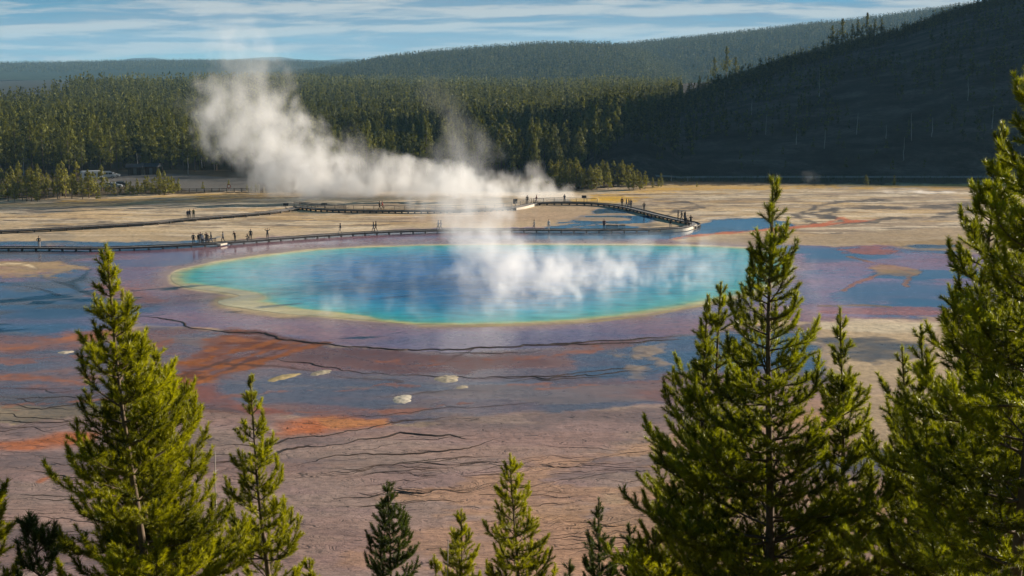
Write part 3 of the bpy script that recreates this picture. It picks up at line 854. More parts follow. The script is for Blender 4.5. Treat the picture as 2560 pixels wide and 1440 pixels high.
def make_pine(rng, H, prof, lean=(0, 0), needle_mat=None, visible=7.5, dens=560, nwid=.0085, nlen=.092, spread=1.0, internode=.31, red_tip=False, gappy=1.0):
    """prof: list of (distance below tip, crown radius). Returns trunk mesh, crown mesh (tree stands at its base)"""
    hd = np.array([p[0] for p in prof]); hr = np.array([p[1] for p in prof])
    wood = MB()
    zs = np.linspace(0, H, 26)
    wob = np.stack([np.sin(zs * .9 + rng.random() * 6) * .035, np.cos(zs * .7 + rng.random() * 6) * .035], 1) * np.minimum(1, (H - zs) / 2)[:, None]
    def ax(z):
        s = 1 - z / H
        return np.array((lean[0] * s + np.interp(z, zs, wob[:, 0]), lean[1] * s + np.interp(z, zs, wob[:, 1]), z))
    pts = np.array([ax(z) for z in zs])
    rbase = .0085 * H + .015
    rad = np.interp(zs, [0, H * .5, H - 1.5, H], [rbase, rbase * .62, rbase * .22, .012])
    wood.tube(pts, rad, 8)
    SO, SD, SL, ST = [], [], [], []
    def shoot(o, d, l, tone):
        SO.append(o); SD.append(d); SL.append(l); ST.append(tone)
    top = ax(H - .01)
    # leader
    ll = .34
    shoot(ax(H - ll), unit(ax(H) - ax(H - ll)), ll, .75)
    shoot(ax(H - 2 * ll), unit(ax(H) - ax(H - ll)), ll, .6)
    shoot(ax(H - 3 * ll), unit(ax(H) - ax(H - ll)), ll, .5)
    z = H - .26 * rng.uniform(.8, 1.2)
    zlow = max(H - visible, .9)
    while z > zlow:
        below = H - z
        R = float(np.interp(below, hd, hr)) * spread
        nb = int(rng.integers(5, 8)) if below > 1 else int(rng.integers(3, 6))
        a0 = rng.random() * 6.28
        for b in range(nb):
            a = a0 + b * 2 * math.pi / nb + rng.normal(0, .22)
            if rng.random() > gappy: continue
            Lb = max(.14, R * rng.uniform(.60, 1.2)) * 1.10
            el0 = math.radians(np.interp(below, [0, .6, 1.5, 4, 8], [60, 48, 30, 14, 4]) + rng.normal(0, 7))
            up = math.radians(np.interp(below, [0, 1, 3, 8], [14, 34, 58, 62]) + rng.normal(0, 8))
            m = max(5, int(Lb / .15) + 1)
            o = ax(z + rng.normal(0, .05))
            P = [o]
            aa = a
            for i in range(1, m):
                s = i / (m - 1)
                e = el0 + up * (s ** 2.0) - math.radians(10) * math.sin(s * math.pi)
                aa += rng.normal(0, .05)
                st = Lb / (m - 1)
                P.append(P[-1] + st * np.array((math.cos(aa) * math.cos(e), math.sin(aa) * math.cos(e), math.sin(e))))
            P = np.array(P)
            wood.tube(P, np.linspace(.008 + .008 * Lb, .004, m), 4, False)
            tip = unit(P[-1] - P[-2])
            tb = rng.uniform(.2, .8)
            cum = np.linspace(0, Lb, m)
            # the branch end is a full brush
            sl = min(.34, Lb * .8)
            shoot(P[-1] - tip * sl * .75, tip, sl, tb + .15)
            for i in range(max(1, int(m * .38)), m - 1):
                shoot(P[i], unit(P[i + 1] - P[i]), Lb / (m - 1), tb - .1)
            s = max(.10, Lb * .16)
            sidek = 1
            while s < Lb - .06:
                q = np.array([np.interp(s, cum, P[:, j]) for j in range(3)])
                q2 = np.array([np.interp(min(s + .05, Lb), cum, P[:, j]) for j in range(3)])
                fw = unit(q2 - q) if np.linalg.norm(q2 - q) > 1e-5 else tip
                hz = unit(np.cross(fw, (0, 0, 1)))
                rem = Lb - s
                tl = min(.62, .14 + .46 * rem * rng.uniform(.55, 1.1))
                ang = math.radians(rng.uniform(36, 62))
                d = unit(fw * math.cos(ang) + hz * sidek * math.sin(ang) + np.array((0, 0, rng.uniform(.0, .42))))
                sidek = -sidek
                e = q + d * tl
                d2 = unit(d + np.array((0, 0, .75)))
                if tl > .34:
                    mid = q + d * tl * .55
                    e = mid + d2 * tl * .5
                    wood.tube(np.array([q, mid, e]), [.006, .005, .003], 3, False)
                    shoot(q + d * tl * .12, d, tl * .45, tb - .1)
                    shoot(e - d2 * tl * .48, d2, tl * .48, tb + .1)
                    if tl > .42:
                        for sg in (-1, 1):
                            hz2 = unit(np.cross(d, (0, 0, 1)))
                            d3 = unit(d * .72 + hz2 * sg * .6 + np.array((0, 0, .3)))
                            shoot(mid, d3, rng.uniform(.13, .22), tb + rng.normal(0, .1))
                else:
                    wood.tube(np.array([q, e]), [.005, .003], 3, False)
                    shoot(e - d * min(tl * .9, .26), d, min(tl * .9, .26), tb + .05)
                s += rng.uniform(.085, .15)
        z -= internode * rng.uniform(.72, 1.25) * np.interp(below, [0, 1, 4], [.72, .85, 1.0])
    O = np.array(SO); D = np.array(SD); L = np.array(SL); T = np.array(ST)
    V, tn = needles(rng, O, D, L, dens, nlen, nwid, T)
    tr = mesh_from('trunk', np.concatenate(wood.v), wood.f, [M['bark']], True)
    return tr, tri_mesh('crown', V, tn, needle_mat or M['needle'])

NEAR = [
 # tip u, v, Y, [(v, half width px)], lean px at frame bottom, label, options
 (1932, 450, 20.0, [(480, 12), (560, 46), (640, 70), (720, 84), (800, 118), (900, 142), (1000, 172), (1100, 216), (1200, 262), (1320, 300), (1440, 330)], 15,
  'tall full bright green pine whose tip rises over the blue water beside the pool', {}),
 (1803, 705, 22.0, [(735, 14), (800, 36), (900, 70), (1000, 125), (1080, 170), (1200, 195), (1320, 205), (1440, 225)], -25,
  'pine with two slim leaders against the pool rim, tucked against the tallest full pine', {}),
 (1770, 738, 21.6, [(770, 12), (850, 30), (950, 42), (1100, 50), (1440, 70)], -10,
  'slim second leader pine just beside the pool rim, shorter than its twin', {}),
 (2100, 772, 21.0, [(800, 16), (880, 34), (960, 48), (1060, 80), (1200, 110), (1440, 150)], 40,
  'narrow pine spire against the tan sinter between the two tallest pines', {}),
 (2506, 308, 18.0, [(350, 16), (420, 30), (500, 62), (600, 88), (700, 108), (800, 130), (900, 150), (1000, 176), (1100, 215), (1200, 250), (1440, 310)], -45,
  'very tall dark pine before the shaded hill, cut by the edge of the picture', {}),
 (2302, 812, 20.0, [(850, 18), (920, 34), (1000, 60), (1100, 100), (1200, 130), (1440, 170)], 60,
  'thin leaning pine top before the tan flats, in front of the very tall dark pine', {'gappy': .85}),
 (2255, 866, 20.6, [(900, 14), (980, 28), (1060, 40), (1200, 80), (1440, 110)], 60,
  'thin pine spire over the tan flats, the lower of two beside the tallest dark pine', {'gappy': .85}),
 (2640, 20, 14.5, [(90, 30), (180, 80), (300, 110), (420, 130), (600, 170), (900, 260), (1440, 380)], 0,
  'pine mostly outside the frame, a few boughs reaching in before the hill', {}),
 (2560, 560, 16.0, [(600, 24), (700, 60), (900, 120), (1100, 170), (1440, 270)], 0,
  'dark pine crowded behind the very tall pine at the picture edge', {}),
 (265, 612, 17.0, [(650, 14), (700, 34), (770, 44), (800, 66), (900, 90), (1000, 140), (1100, 172), (1200, 205), (1300, 245), (1440, 280)], 50,
  'tall yellow green pine with forked tip beside the rusty runoff', {}),
 (305, 725, 17.7, [(760, 7), (830, 22), (900, 46), (1000, 70), (1150, 110), (1440, 170)], 30,
  'thin pine leader pressed against the tall yellow green pine with forked tip', {}),
 (385, 862, 18.6, [(900, 28), (960, 55), (1050, 104), (1150, 130), (1250, 165), (1440, 205)], 20,
  'broad pine with reddish buds on its tip, over the rusty runoff fan', {}),
 (625, 940, 24.0, [(975, 17), (1030, 40), (1090, 54), (1150, 60), (1220, 78), (1300, 100), (1400, 122), (1440, 130)], 30,
  'slender upright pine standing alone before the orange patch and dark terrace rims', {}),
 (968, 1205, 28.0, [(1240, 16), (1290, 34), (1340, 62), (1440, 78)], 8,
  'small dark candle-like pine alone on the lower edge, with upright side leaders', {'dark': 1}),
 (1153, 1275, 30.0, [(1310, 16), (1360, 34), (1440, 56)], 2, 'small pine with a rusty tip beside the taller bright small pine', {}),
 (1275, 1135, 27.0, [(1170, 18), (1220, 46), (1290, 64), (1350, 80), (1400, 96), (1440, 104)], 16,
  'bright small pine, the tallest of the low pines along the lower edge', {}),
 (1497, 1246, 28.0, [(1285, 15), (1330, 32), (1380, 44), (1440, 58)], 6, 'small dark sparse pine with upright candles next to the big full pine', {'dark': 1}),
 (-55, 1040, 16.0, [(1090, 30), (1180, 62), (1270, 78), (1440, 90)], 0, 'bright pine cut by the picture edge beside the orange mat', {}),
 (72, 1283, 15.0, [(1320, 34), (1380, 60), (1440, 80)], 20, 'shadowed low pine top below the orange mat near the picture corner', {'dark': 1}),
 (1572, 1308, 24.0, [(1340, 12), (1400, 30), (1440, 44)], 10, 'young pine top peeking out at the foot of the big full pine', {'dark': 1}),
 (1640, 1330, 21.0, [(1360, 40), (1440, 110)], 0, 'low bushy pine in the skirt of the big full pine', {}),
 (1086, 1388, 29.0, [(1410, 12), (1440, 22)], 4, 'tiny sapling tip on the lower edge between two small pines', {}),
 (774, 1398, 22.0, [(1420, 14), (1440, 26)], 4, 'sapling tip at the foot of the slender upright pine', {}),
 (520, 1300, 20.0, [(1340, 26), (1400, 46), (1440, 60)], 10, 'low pine between the broad red-budded pine and the slender upright pine', {}),
 (1425, 1400, 26.0, [(1440, 20)], 0, 'tiny pine top low beside the small dark sparse pine', {'dark': 1}),
]
def near_pines():
    for i, (u, v, Y, prof, ln, label, opt) in enumerate(NEAR):
        rng = np.random.default_rng(100 + i)
        tip = atY(u, v, Y)
        k = Y / FPX
        vis = (1500 - v) * k * 1.0 + .5
        leanx = ln * k * (tip[2] - slope_z(tip[0], Y)) / max(.5, (1440 - v) * k)
        base = np.array((tip[0], Y, 0)); base[2] = slope_z(base[0], Y) - .1
        H = tip[2] - base[2]
        pr = [(0, .07)] + [((b - v) * k, w * k) for b, w in prof] + [(vis + 4, prof[-1][1] * k * 1.15)]
        tr, cr = make_pine(rng, H, pr, lean=(leanx, rng.normal(0, .15)), visible=vis, needle_mat=M['needle_shaded'] if opt.get('dark') else M['needle_backlit'] if u > 1700 else M['needle'], gappy=opt.get('gappy', .84))
        t = thing('pine_tree', label, 'pine tree', base, 0, 'pines on the slope below the overlook')
        link('trunk', tr, t); link('crown', cr, t)
near_pines()

def snag_mesh(rng, H, stubs=6, r=.09, twist=0.02):
    mb = MB()
    zs = np.linspace(0, H, 12)
    pts = np.stack([np.cumsum(rng.normal(0, twist, 12)), np.cumsum(rng.normal(0, twist, 12)), zs], 1)
    mb.tube(pts, np.linspace(r, r * .18, 12), 6)
    for _ in range(stubs):
        z = H * rng.uniform(.35, .95); a = rng.random() * 6.28; l = rng.uniform(.2, .7) * (1.2 - z / H) * H * .09
        o = np.array([np.interp(z, zs, pts[:, j]) for j in range(3)])
        mb.tube(np.array([o, o + l * np.array((math.cos(a), math.sin(a), rng.uniform(-.2, .4)))]), [r * .3, r * .1], 3, False)
    return mesh_from('dead_tree', np.concatenate(mb.v), mb.f, [M['dead']], True)

def near_snags():
    for u, vt, Y, lab in ((542, 1130, 26, 'thin bare grey dead stem between the broad pine and the slender upright pine'),
                          (1112, 1350, 29.5, 'thin bare twiggy dead stem between the two small pines on the lower edge')):
        tip = atY(u, vt, Y); z0 = slope_z(tip[0], Y) - .1
        me = snag_mesh(np.random.default_rng(u), tip[2] - z0, 14, .045, .012)
        tag(link('dead_tree', me, None, (tip[0], Y, z0)), lab, 'dead tree', 'dead stems')
near_snags()

# ================================================================== FOREST TREES FURTHER OFF
def clump_tree(rng, H, R, n, crown_from=.12, sz=.55, top_pow=1.0, sparse=0.0, bend=.0):
    """leaf-clump conifer: n triangles in uneven whorled boughs. returns triangles (n,3,3), tone (n)"""
    nb = max(10, int(n / 16))
    hb = rng.random(nb) ** .85
    hb = crown_from + (1 - crown_from) * hb
    az = rng.random(nb) * 6.28
    rel = (1 - hb) / (1 - crown_from)
    Rb = R * np.minimum(1, .08 + 1.18 * rel ** top_pow) * rng.uniform(.5, 1.15, nb)
    if sparse: Rb *= np.where(rng.random(nb) < sparse, .25, 1)
    k = rng.integers(0, nb, n)
    s = np.sqrt(rng.random(n)) * .95 + .05
    rr = Rb[k] * s
    a = az[k] + rng.normal(0, .26, n) * (1.1 - .5 * s)
    z = hb[k] * H + rr * rng.uniform(-.16, .34, n) + rng.normal(0, .02, n) * H * .5
    z = np.minimum(z, H * .995)
    c = np.stack([np.cos(a) * rr, np.sin(a) * rr, z], 1)
    size = sz * rng.uniform(.55, 1.3, n) * np.clip(.45 + .7 * (1 - z / H), .4, 1.1)
    nrm = unit(np.stack([np.cos(a), np.sin(a), rng.uniform(.0, .8, n)], 1) + rng.normal(0, .38, (n, 3)))
    d2 = unit(np.cross(nrm, unit(np.array((0, 0, 1.0)) + rng.normal(0, .5, (n, 3)))))
    d1 = np.cross(nrm, d2) * np.sign(rng.random(n) - .25)[:, None]
    V = np.stack([c - d2 * size[:, None] * .5 - d1 * size[:, None] * .35, c + d2 * size[:, None] * .5 - d1 * size[:, None] * .35, c + d1 * size[:, None] * .75], 1)
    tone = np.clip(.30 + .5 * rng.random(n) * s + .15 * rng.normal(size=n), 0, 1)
    return V, tone

def variant(seed, H, R, n, mat, crown_from=.12, sz=.5, sparse=0, trunk_r=.16, top_pow=1.0):
    rng = np.random.default_rng(seed)
    V, tone = clump_tree(rng, H, R, n, crown_from, sz, top_pow, sparse)
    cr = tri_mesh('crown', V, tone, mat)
    mb = MB()
    zs = np.linspace(0, H * .97, 7)
    pts = np.stack([rng.normal(0, .05, 7), rng.normal(0, .05, 7), zs], 1)
    mb.tube(pts, np.linspace(trunk_r, .03, 7), 6)
    for _ in range(10):
        z = H * rng.uniform(max(.05, crown_from * .5), .9); a = rng.random() * 6.28; l = R * .7 * (1 - z / H) + .2
        mb.tube(np.array([(0, 0, z), (l * math.cos(a), l * math.sin(a), z + .1 * l)]), [.03, .012], 3, False)
    tr = mesh_from('trunk', np.concatenate(mb.v), mb.f, [M['bark']], True)
    return tr, cr

def place_tree(var, loc, label, group, rz=0.0, s=1.0, name='pine_tree', sx=None):
    tr, cr = var
    t = thing(name, label, 'pine tree', loc, rz, group)
    t.scale = (sx or s, sx or s, s)
    link('trunk', tr, t); link('crown', cr, t)
    return t

VAR_YOUNG = [variant(500 + i, 7.5, 1.75, 900, M['forest_gold'], .10, .40, trunk_r=.12, top_pow=.8) for i in range(5)]
VAR_PALE = [variant(520 + i, 7.0, 1.35, 520, M['forest_gold'], .34, .38, trunk_r=.13) for i in range(3)]
VAR_WOOD = [variant(540 + i, 13.0, 2.1, 1100, M['forest'], .22, .46, trunk_r=.17, top_pow=.8) for i in range(7)]
VAR_RIDGE = [variant(560 + i, 19.0, 2.9, 1000, M['forest'], .36, .8, .35, .30, .7) for i in range(4)]
VAR_HILL = [variant(580 + i, 7.0, 1.7, 420, M['forest'], .06, .5, trunk_r=.1) for i in range(3)]
rr = random.Random(21)
BUD = dict(n=0)

def stand(pxs, varset, label, group, hmap, zf=None):
    """individual trees: list of (u, v_base, height px)"""
    for (u, v, hp) in pxs:
        b = G(u, v) if zf is None else zf(u, v)
        H = hp * np.hypot(b[0], b[1]) / FPX * (1.0)
        var = varset[rr.randrange(len(varset))]
        s = H / hmap
        place_tree(var, b - np.array((0, 0, .1)), label, group, rr.uniform(0, 6.28), s, sx=s * rr.uniform(.9, 1.2))
        BUD['n'] += 1

# young pines along the meadow edge (front clump with pale stems, lot clump, isolated ones)
L1 = []
for u in range(-20, 250, 6):
    L1.append((u + rr.uniform(-4, 4), 504 - .04 * u + rr.uniform(-15, 4), rr.uniform(40, 84) * (1.0 if 40 < u < 200 else .85)))
stand(sorted(L1, key=lambda a: a[1]), VAR_YOUNG + VAR_PALE, 'young olive green pine in the clump on the meadow edge before the parking area', 'young pines on the meadow edge', 7.2)
L2 = [(318 + 6 * k + rr.uniform(-3, 3), 488 + rr.uniform(-8, 0), rr.uniform(24, 46)) for k in range(23)] + [(398, 470, 48), (412, 468, 42), (424, 475, 34), (255, 478, 62), (240, 482, 40), (270, 486, 40), (286, 488, 34), (300, 486, 22)]
stand(L2, VAR_YOUNG, 'young olive green pine in the low clump beside the parking area', 'young pines beside the parking area', 7.3)
stand([(508, 474, 20)], VAR_YOUNG, 'small dark bushy pine standing alone by the parking area road', None, 7.3)
stand([(572, 470, 22), (640, 478, 20), (618, 478, 18), (628, 479, 15)], VAR_YOUNG, 'small pine beside the lot fence close to the steam', 'small pines by the lot fence', 7.3)
L3 = [(1394, 470, 70), (1440, 472, 78), (1416, 474, 46), (1460, 474, 52), (1330, 476, 40), (1300, 474, 36), (1350, 476, 34)]
L3 += [(1380 + 6.2 * k + rr.uniform(-3, 3), 476 + rr.uniform(-12, 0), rr.uniform(48, 74) * (1 if k < 33 else .7)) for k in range(38)]
stand(L3, VAR_YOUNG, 'olive green pine in the compact clump on the flat before the shaded hill', 'pines in the clump before the hill', 7.3)
stand([(1632, 468, 26), (1652, 468, 36), (1645, 469, 24)], VAR_YOUNG, 'small pine just past the end of the clump before the hill', 'small pines at the end of the clump', 7.3)
stand([(1742, 468, 16)], VAR_YOUNG, 'tiny pine alone on the golden meadow edge under the hill', None, 7.3)
stand([(2165, 464, 28)], VAR_YOUNG, 'rounded small pine alone on the golden edge, the bigger of two under the hill', None, 7.3)
stand([(2235, 463, 25)], VAR_YOUNG, 'pointed small pine alone on the golden edge near the low steam', None, 7.3)

# ---- hill trees
def hill_pt(u, v):
    """point of the hill surface seen at (u, v): march the view ray"""
    d = ray(u, v)
    ts = np.linspace(410, 1100, 1400)
    P = np.array((0, 0, CAM_H)) + d[None] * (ts / d[1])[:, None]
    h = hill_h(P[:, 0], P[:, 1])
    k = np.where(P[:, 2] <= h)[0]
    if not len(k):
        k = [np.argmax(h - P[:, 2])]
    i = k[0]
    return np.array((P[i, 0], P[i, 1], h[i] - .5))
RIDGE = [(1785, 212, 56), (1815, 202, 72), (1838, 194, 50), (1900, 168, 36), (1748, 238, 40), (1722, 248, 36), (1700, 258, 42), (1770, 225, 30), (2058, 122, 34), (2080, 114, 56), (2092, 112, 40), (2105, 108, 62),
         (2130, 104, 48), (2143, 102, 52), (2154, 100, 38), (2166, 97, 60), (2186, 90, 44), (2203, 84, 44), (2262, 66, 26), (2070, 118, 28), (2118, 108, 34), (2176, 94, 36), (1962, 150, 24), (2012, 138, 22), (2330, 48, 20)]
for u, v, hp in RIDGE:
    b = hill_pt(u, v + 3)
    s = 1.3 * hp * np.hypot(b[0], b[1]) / FPX / 19.0
    t = place_tree(VAR_RIDGE[rr.randrange(4)], b, 'tall thin pine with bare lower trunk standing on the ridge skyline of the shaded hill', 'tall pines on the hill ridge', rr.uniform(0, 6), s, sx=s * 1.15)
for u, vt, vb in ((2305, 22, 52), (2012, 92, 136), (1884, 146, 172), (2155, 62, 100)):
    b = hill_pt(u, vb + 2); h = (vb - vt) * b[1] / FPX
    tag(link('dead_tree', snag_mesh(np.random.default_rng(u), h, 8, .22), None, b), 'bare thin dead trunk on the skyline ridge of the hill', 'dead tree', 'dead trunks on the skyline ridge')
for u, vb, hp in ((2048, 240, 66), (2278, 350, 70), (2258, 400, 60), (1915, 335, 52), (1990, 360, 44), (2140, 335, 56), (2215, 345, 36), (1810, 255, 40), (2060, 370, 50), (2330, 340, 50), (2480, 320, 60), (1880, 290, 44),
                  (2420, 250, 60), (1700, 340, 44), (2235, 455, 14), (1678, 460, 20), (1720, 462, 16), (1925, 440, 20)):
    b = hill_pt(u, vb); h = hp * b[1] / FPX
    tag(link('dead_tree', snag_mesh(np.random.default_rng(u), h, 8, .17, .06), None, b), 'pale bare dead trunk standing on the shaded hillside', 'dead tree', 'dead trunks on the shaded hillside')
for u, vt, vb in ((435, 366, 398), (505, 380, 420), (60, 402, 440), (190, 396, 434), (345, 392, 430), (470, 396, 436), (980, 388, 430), (1030, 372, 432), (1250, 372, 428), (1330, 366, 424), (1412, 342, 415), (1450, 350, 412), (1500, 348, 405), (900, 384, 432)):
    d_ = max(G(u, vb)[1], 431); b = atY(u, vb, d_); b[2] = max(0, float(valley_h(b[0], d_))); h = max(6, (vb - vt) * d_ / FPX + b[2] * 0)
    tag(link('dead_tree', snag_mesh(np.random.default_rng(u), h, 7, .15, .05), None, b), 'pale grey dead trunk at the front edge of the dense wood', 'dead tree', 'dead trunks at the edge of the wood')
HT = []
for k in range(46):
    u = rr.uniform(1560, 2560); vr = np.interp(u, HU, HVR)
    v = rr.uniform(vr + 30, 425)
    HT.append((u, v, rr.uniform(16, 34)))
for u, v, hp in HT:
    b = hill_pt(u, v); s = hp * b[1] / FPX / 7.0
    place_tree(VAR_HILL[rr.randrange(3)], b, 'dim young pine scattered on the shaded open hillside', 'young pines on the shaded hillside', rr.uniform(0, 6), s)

def foot_road():
    pts = np.array([hill_pt(u, 444.5) for u in range(1640, 2760, 20)])
    pts[:, 2] = hill_h(pts[:, 0], pts[:, 1]) + .25
    pts[:, 1] = np.convolve(np.r_[[pts[0, 1]] * 3, pts[:, 1], [pts[-1, 1]] * 3], np.ones(7) / 7, 'valid')
    pts[:, 2] = hill_h(pts[:, 0], pts[:, 1]) + .25
    V = np.stack([pts - (0, 1.6, .15), pts + (0, 1.6, .15)], 1).reshape(-1, 3)
    n = len(pts); i = np.arange(n - 1) * 2
    structure('road', mesh_from('road', V, np.stack([i, i + 2, i + 3, i + 1], 1), [simple_mat('gravel_road', (.22, .20, .18), .95, .2, .5)], True))
foot_road()

# ---- the wood: nearest trees as individuals, the rest one mass
def in_lot(x, y):
    u, v = UV(x, y, np.zeros_like(x))
    return (u < 720) & (y < 436)
def wood_floor(x, y):
    return np.maximum(valley_h(x, y), hill_h(x, y) - .3)

def wood_points():
    rng = np.random.default_rng(77)
    out = []
    for (y0, y1, sp, lod) in ((412, 560, 4.7, 0), (560, 800, 5.3, 1), (800, 1250, 6.0, 2), (1250, 2500, 8.5, 3)):
        ys = np.arange(y0, y1, sp)
        for yy in ys:
            w = .43 * yy + 15
            xs = np.arange(-w, w, sp)
            xx = xs + rng.uniform(-.5, .5, len(xs)) * sp
            y = yy + rng.uniform(-.5, .5, len(xs)) * sp
            out.append(np.stack([xx, y, np.full(len(xs), lod)], 1))
    P = np.concatenate(out)
    x, y = P[:, 0], P[:, 1]
    u = 1280 + FPX * x / y
    front = np.interp(u, [-400, 0, 150, 330, 520, 700, 1000, 1250, 1420, 1500, 1560], [420, 425, 432, 446, 446, 436, 428, 424, 424, 428, 432])
    keep = y > front + (fbm(x * .05, y * .05, 80, 2) - .5) * 14
    # right limit: the hill face stays open, its back and left flank are wooded
    yr = np.interp(u, HU, HYR)
    onhill = (u > 1470) & (y < yr - 18)
    flank = (u < 1560 + (fbm(x * .03, y * .03, 82, 3) - .5) * 160) & (y > 440)
    keep &= (~onhill) | flank
    # thinning, glades
    keep &= fbm(x * .012, y * .012, 84, 3) > .27
    # nothing hidden behind the rising ridge
    keep &= ~((u > 1700) & (y > yr + 80))
    keep &= y < wood_limit(u) + (fbm(x * .01, y * .01, 89, 2) - .5) * 120
    return P[keep]
WP = wood_points()
rngw = np.random.default_rng(5)
WX, WY, WL = WP[:, 0], WP[:, 1], WP[:, 2].astype(int)
WZ = wood_floor(WX, WY)
WH = (7.5 + 9.0 * rngw.random(len(WX)) ** 1.2) * (.82 + .45 * fbm(WX * .01, WY * .01, 86, 3)) * np.interp(1280 + FPX * WX / WY, [1480, 1760], [1.0, .62])
WT = -.06 + rngw.normal(0, .2, len(WX)) + (fbm(WX * .008, WY * .008, 88, 3) - .5) * .5
UW = 1280 + FPX * WX / WY
# the largest ~95 become objects: first ranks of the wood's edge
inview = (UW > -10) & (UW < 1560) & (WL == 0)
order = np.where(inview)[0]
frontline = np.interp(UW[order], [0, 330, 700, 1000, 1560], [430, 448, 438, 430, 434])
order = order[np.argsort(WY[order] - frontline)][:95]
single = np.zeros(len(WX), dtype=bool); single[order] = True
for i in order:
    s = WH[i] / 13.0
    place_tree(VAR_WOOD[int(rngw.integers(0, 7))], (WX[i], WY[i], WZ[i] - .1), 'dark green pine in the front rank of the dense wood behind the flats', 'pines in the front rank of the wood', float(rngw.random() * 6.28), s, sx=s * float(rngw.uniform(.9, 1.15)))

def wood_mass(sel_by_lod, name, mat, WX, WY, WZ, WH, WL, WT):
    rng = np.random.default_rng(9)
    VS, TS = [], []
    cfg = {0: (520, .60, .20, 6), 1: (230, .85, .18, 6), 2: (64, 1.35, .15, 8), 3: (18, 2.3, .12, 8)}
    for lod, (n, sz, cf, nv) in cfg.items():
        temps = []
        for k in range(nv):
            V, t = clump_tree(np.random.default_rng(900 + lod * 20 + k), 13.0, 2.15, n, cf, sz, .8)
            # stem
            a = np.array([(-.12, 0, 0), (.12, 0, 0), (0, .05, 11)]); b = np.array([(0, -.12, 0), (0, .12, 0), (.05, 0, 11)])
            V = np.concatenate([V, a[None], b[None]]); t = np.r_[t, .15, .15]
            temps.append((V, t))
        idx = np.where(sel_by_lod & (WL == lod))[0]
        pick = rng.integers(0, nv, len(idx))
        for k in range(nv):
            q = idx[pick == k]
            if not len(q): continue
            V, t = temps[k]
            a = rng.random(len(q)) * 6.28; s = WH[q] / 13.0; sx = s * rng.uniform(.85, 1.2, len(q))
            ca, sa = np.cos(a), np.sin(a)
            P = V.reshape(-1, 3)
            X = (P[None, :, 0] * ca[:, None] - P[None, :, 1] * sa[:, None]) * sx[:, None] + WX[q][:, None]
            Yy = (P[None, :, 0] * sa[:, None] + P[None, :, 1] * ca[:, None]) * sx[:, None] + WY[q][:, None]
            Z = P[None, :, 2] * s[:, None] + WZ[q][:, None] - .15
            VS.append(np.stack([X, Yy, Z], -1).reshape(-1, 3))
            TS.append(np.clip(t[None] + WT[q][:, None], 0, 1).ravel())
    V = np.concatenate(VS); t = np.concatenate(TS)
    print('mass', name, len(V) // 3, 'tris')
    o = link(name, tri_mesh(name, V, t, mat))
    tag(o, None, None, None, 'stuff')
    return o
wood_mass(~single, 'forest', M['forest'], WX, WY, WZ, WH, WL, WT)

def hill_and_ridge_wood():
    rng = np.random.default_rng(31)
    XS, YS, ZS, HS, LS = [], [], [], [], []
    # dense young growth along the hill's ridge line and thin scatter on the face
    n = 9000
    u = rng.uniform(1560, 2750, n); yr = np.interp(u, HU, HYR); y = yr + rng.normal(0, 1, n) * 26 + 6
    x = (u - 1280) / FPX * y
    keep = fbm(x * .03, y * .03, 41, 3) > .34
    x, y = x[keep], y[keep]
    XS.append(x); YS.append(y); ZS.append(hill_h(x, y) - .3); HS.append(rng.uniform(2.5, 7.5, len(x))); LS.append(np.full(len(x), 2))
    n = 2600
    u = rng.uniform(1500, 2750, n); yf = np.interp(u, HU, HYF); yr = np.interp(u, HU, HYR); y = yf + (yr - yf) * rng.random(n) ** .8
    x = (u - 1280) / FPX * y
    keep = fbm(x * .025, y * .025, 43, 3) > .46
    x, y = x[keep], y[keep]
    XS.append(x); YS.append(y); ZS.append(hill_h(x, y) - .3); HS.append(rng.uniform(3.5, 10.5, len(x))); LS.append(np.full(len(x), 2))
    # brushy foot of the hill
    n = 1500
    u = rng.uniform(1480, 2750, n); y = rng.uniform(404, 425, n); x = (u - 1280) / FPX * y
    XS.append(x); YS.append(y); ZS.append(np.full(n, -.5)); HS.append(rng.uniform(.8, 2.0, n)); LS.append(np.full(n, 2))
    c = [np.concatenate(q) for q in (XS, YS, ZS, HS, LS)]
    wood_mass(np.ones(len(c[0]), bool), 'hillside_vegetation', M['forest'], c[0], c[1], c[2], c[3], c[4], rng.normal(-.22, .15, len(c[0])))
    # tree cover of the far ridges
    XS, YS, ZS, HS, LS = [], [], [], [], []
    for hf, (y0, y1), (u0, u1), n in ((ridgeA, (2050, 3000), (560, 1760), 15000), (ridgeB, (2500, 3650), (1150, 2620), 20000), (ridgeC, (4200, 5300), (-60, 1050), 9000)):
        y = y0 + (y1 - y0) * rng.random(n) ** .8; u = rng.uniform(u0, u1, n); x = (u - 1280) / FPX * y
        z = hf(x, y); k = z > -8
        XS.append(x[k]); YS.append(y[k]); ZS.append(z[k] - .5); HS.append(rng.uniform(9, 17, k.sum())); LS.append(np.full(k.sum(), 3))
    c = [np.concatenate(q) for q in (XS, YS, ZS, HS, LS)]
    wood_mass(np.ones(len(c[0]), bool), 'distant_forest', M['forest'], c[0], c[1], c[2], c[3], c[4], rng.normal(-.28, .12, len(c[0])))
hill_and_ridge_wood()
#@@PART4
# ================================================================== BOARDWALKS
DECK_Z = .50
def path_pts(px, step=1.0, z=DECK_Z):
    p = np.array([G(u, v, z)[:2] for u, v in px])
    return catmull(p, step=step, n=10)

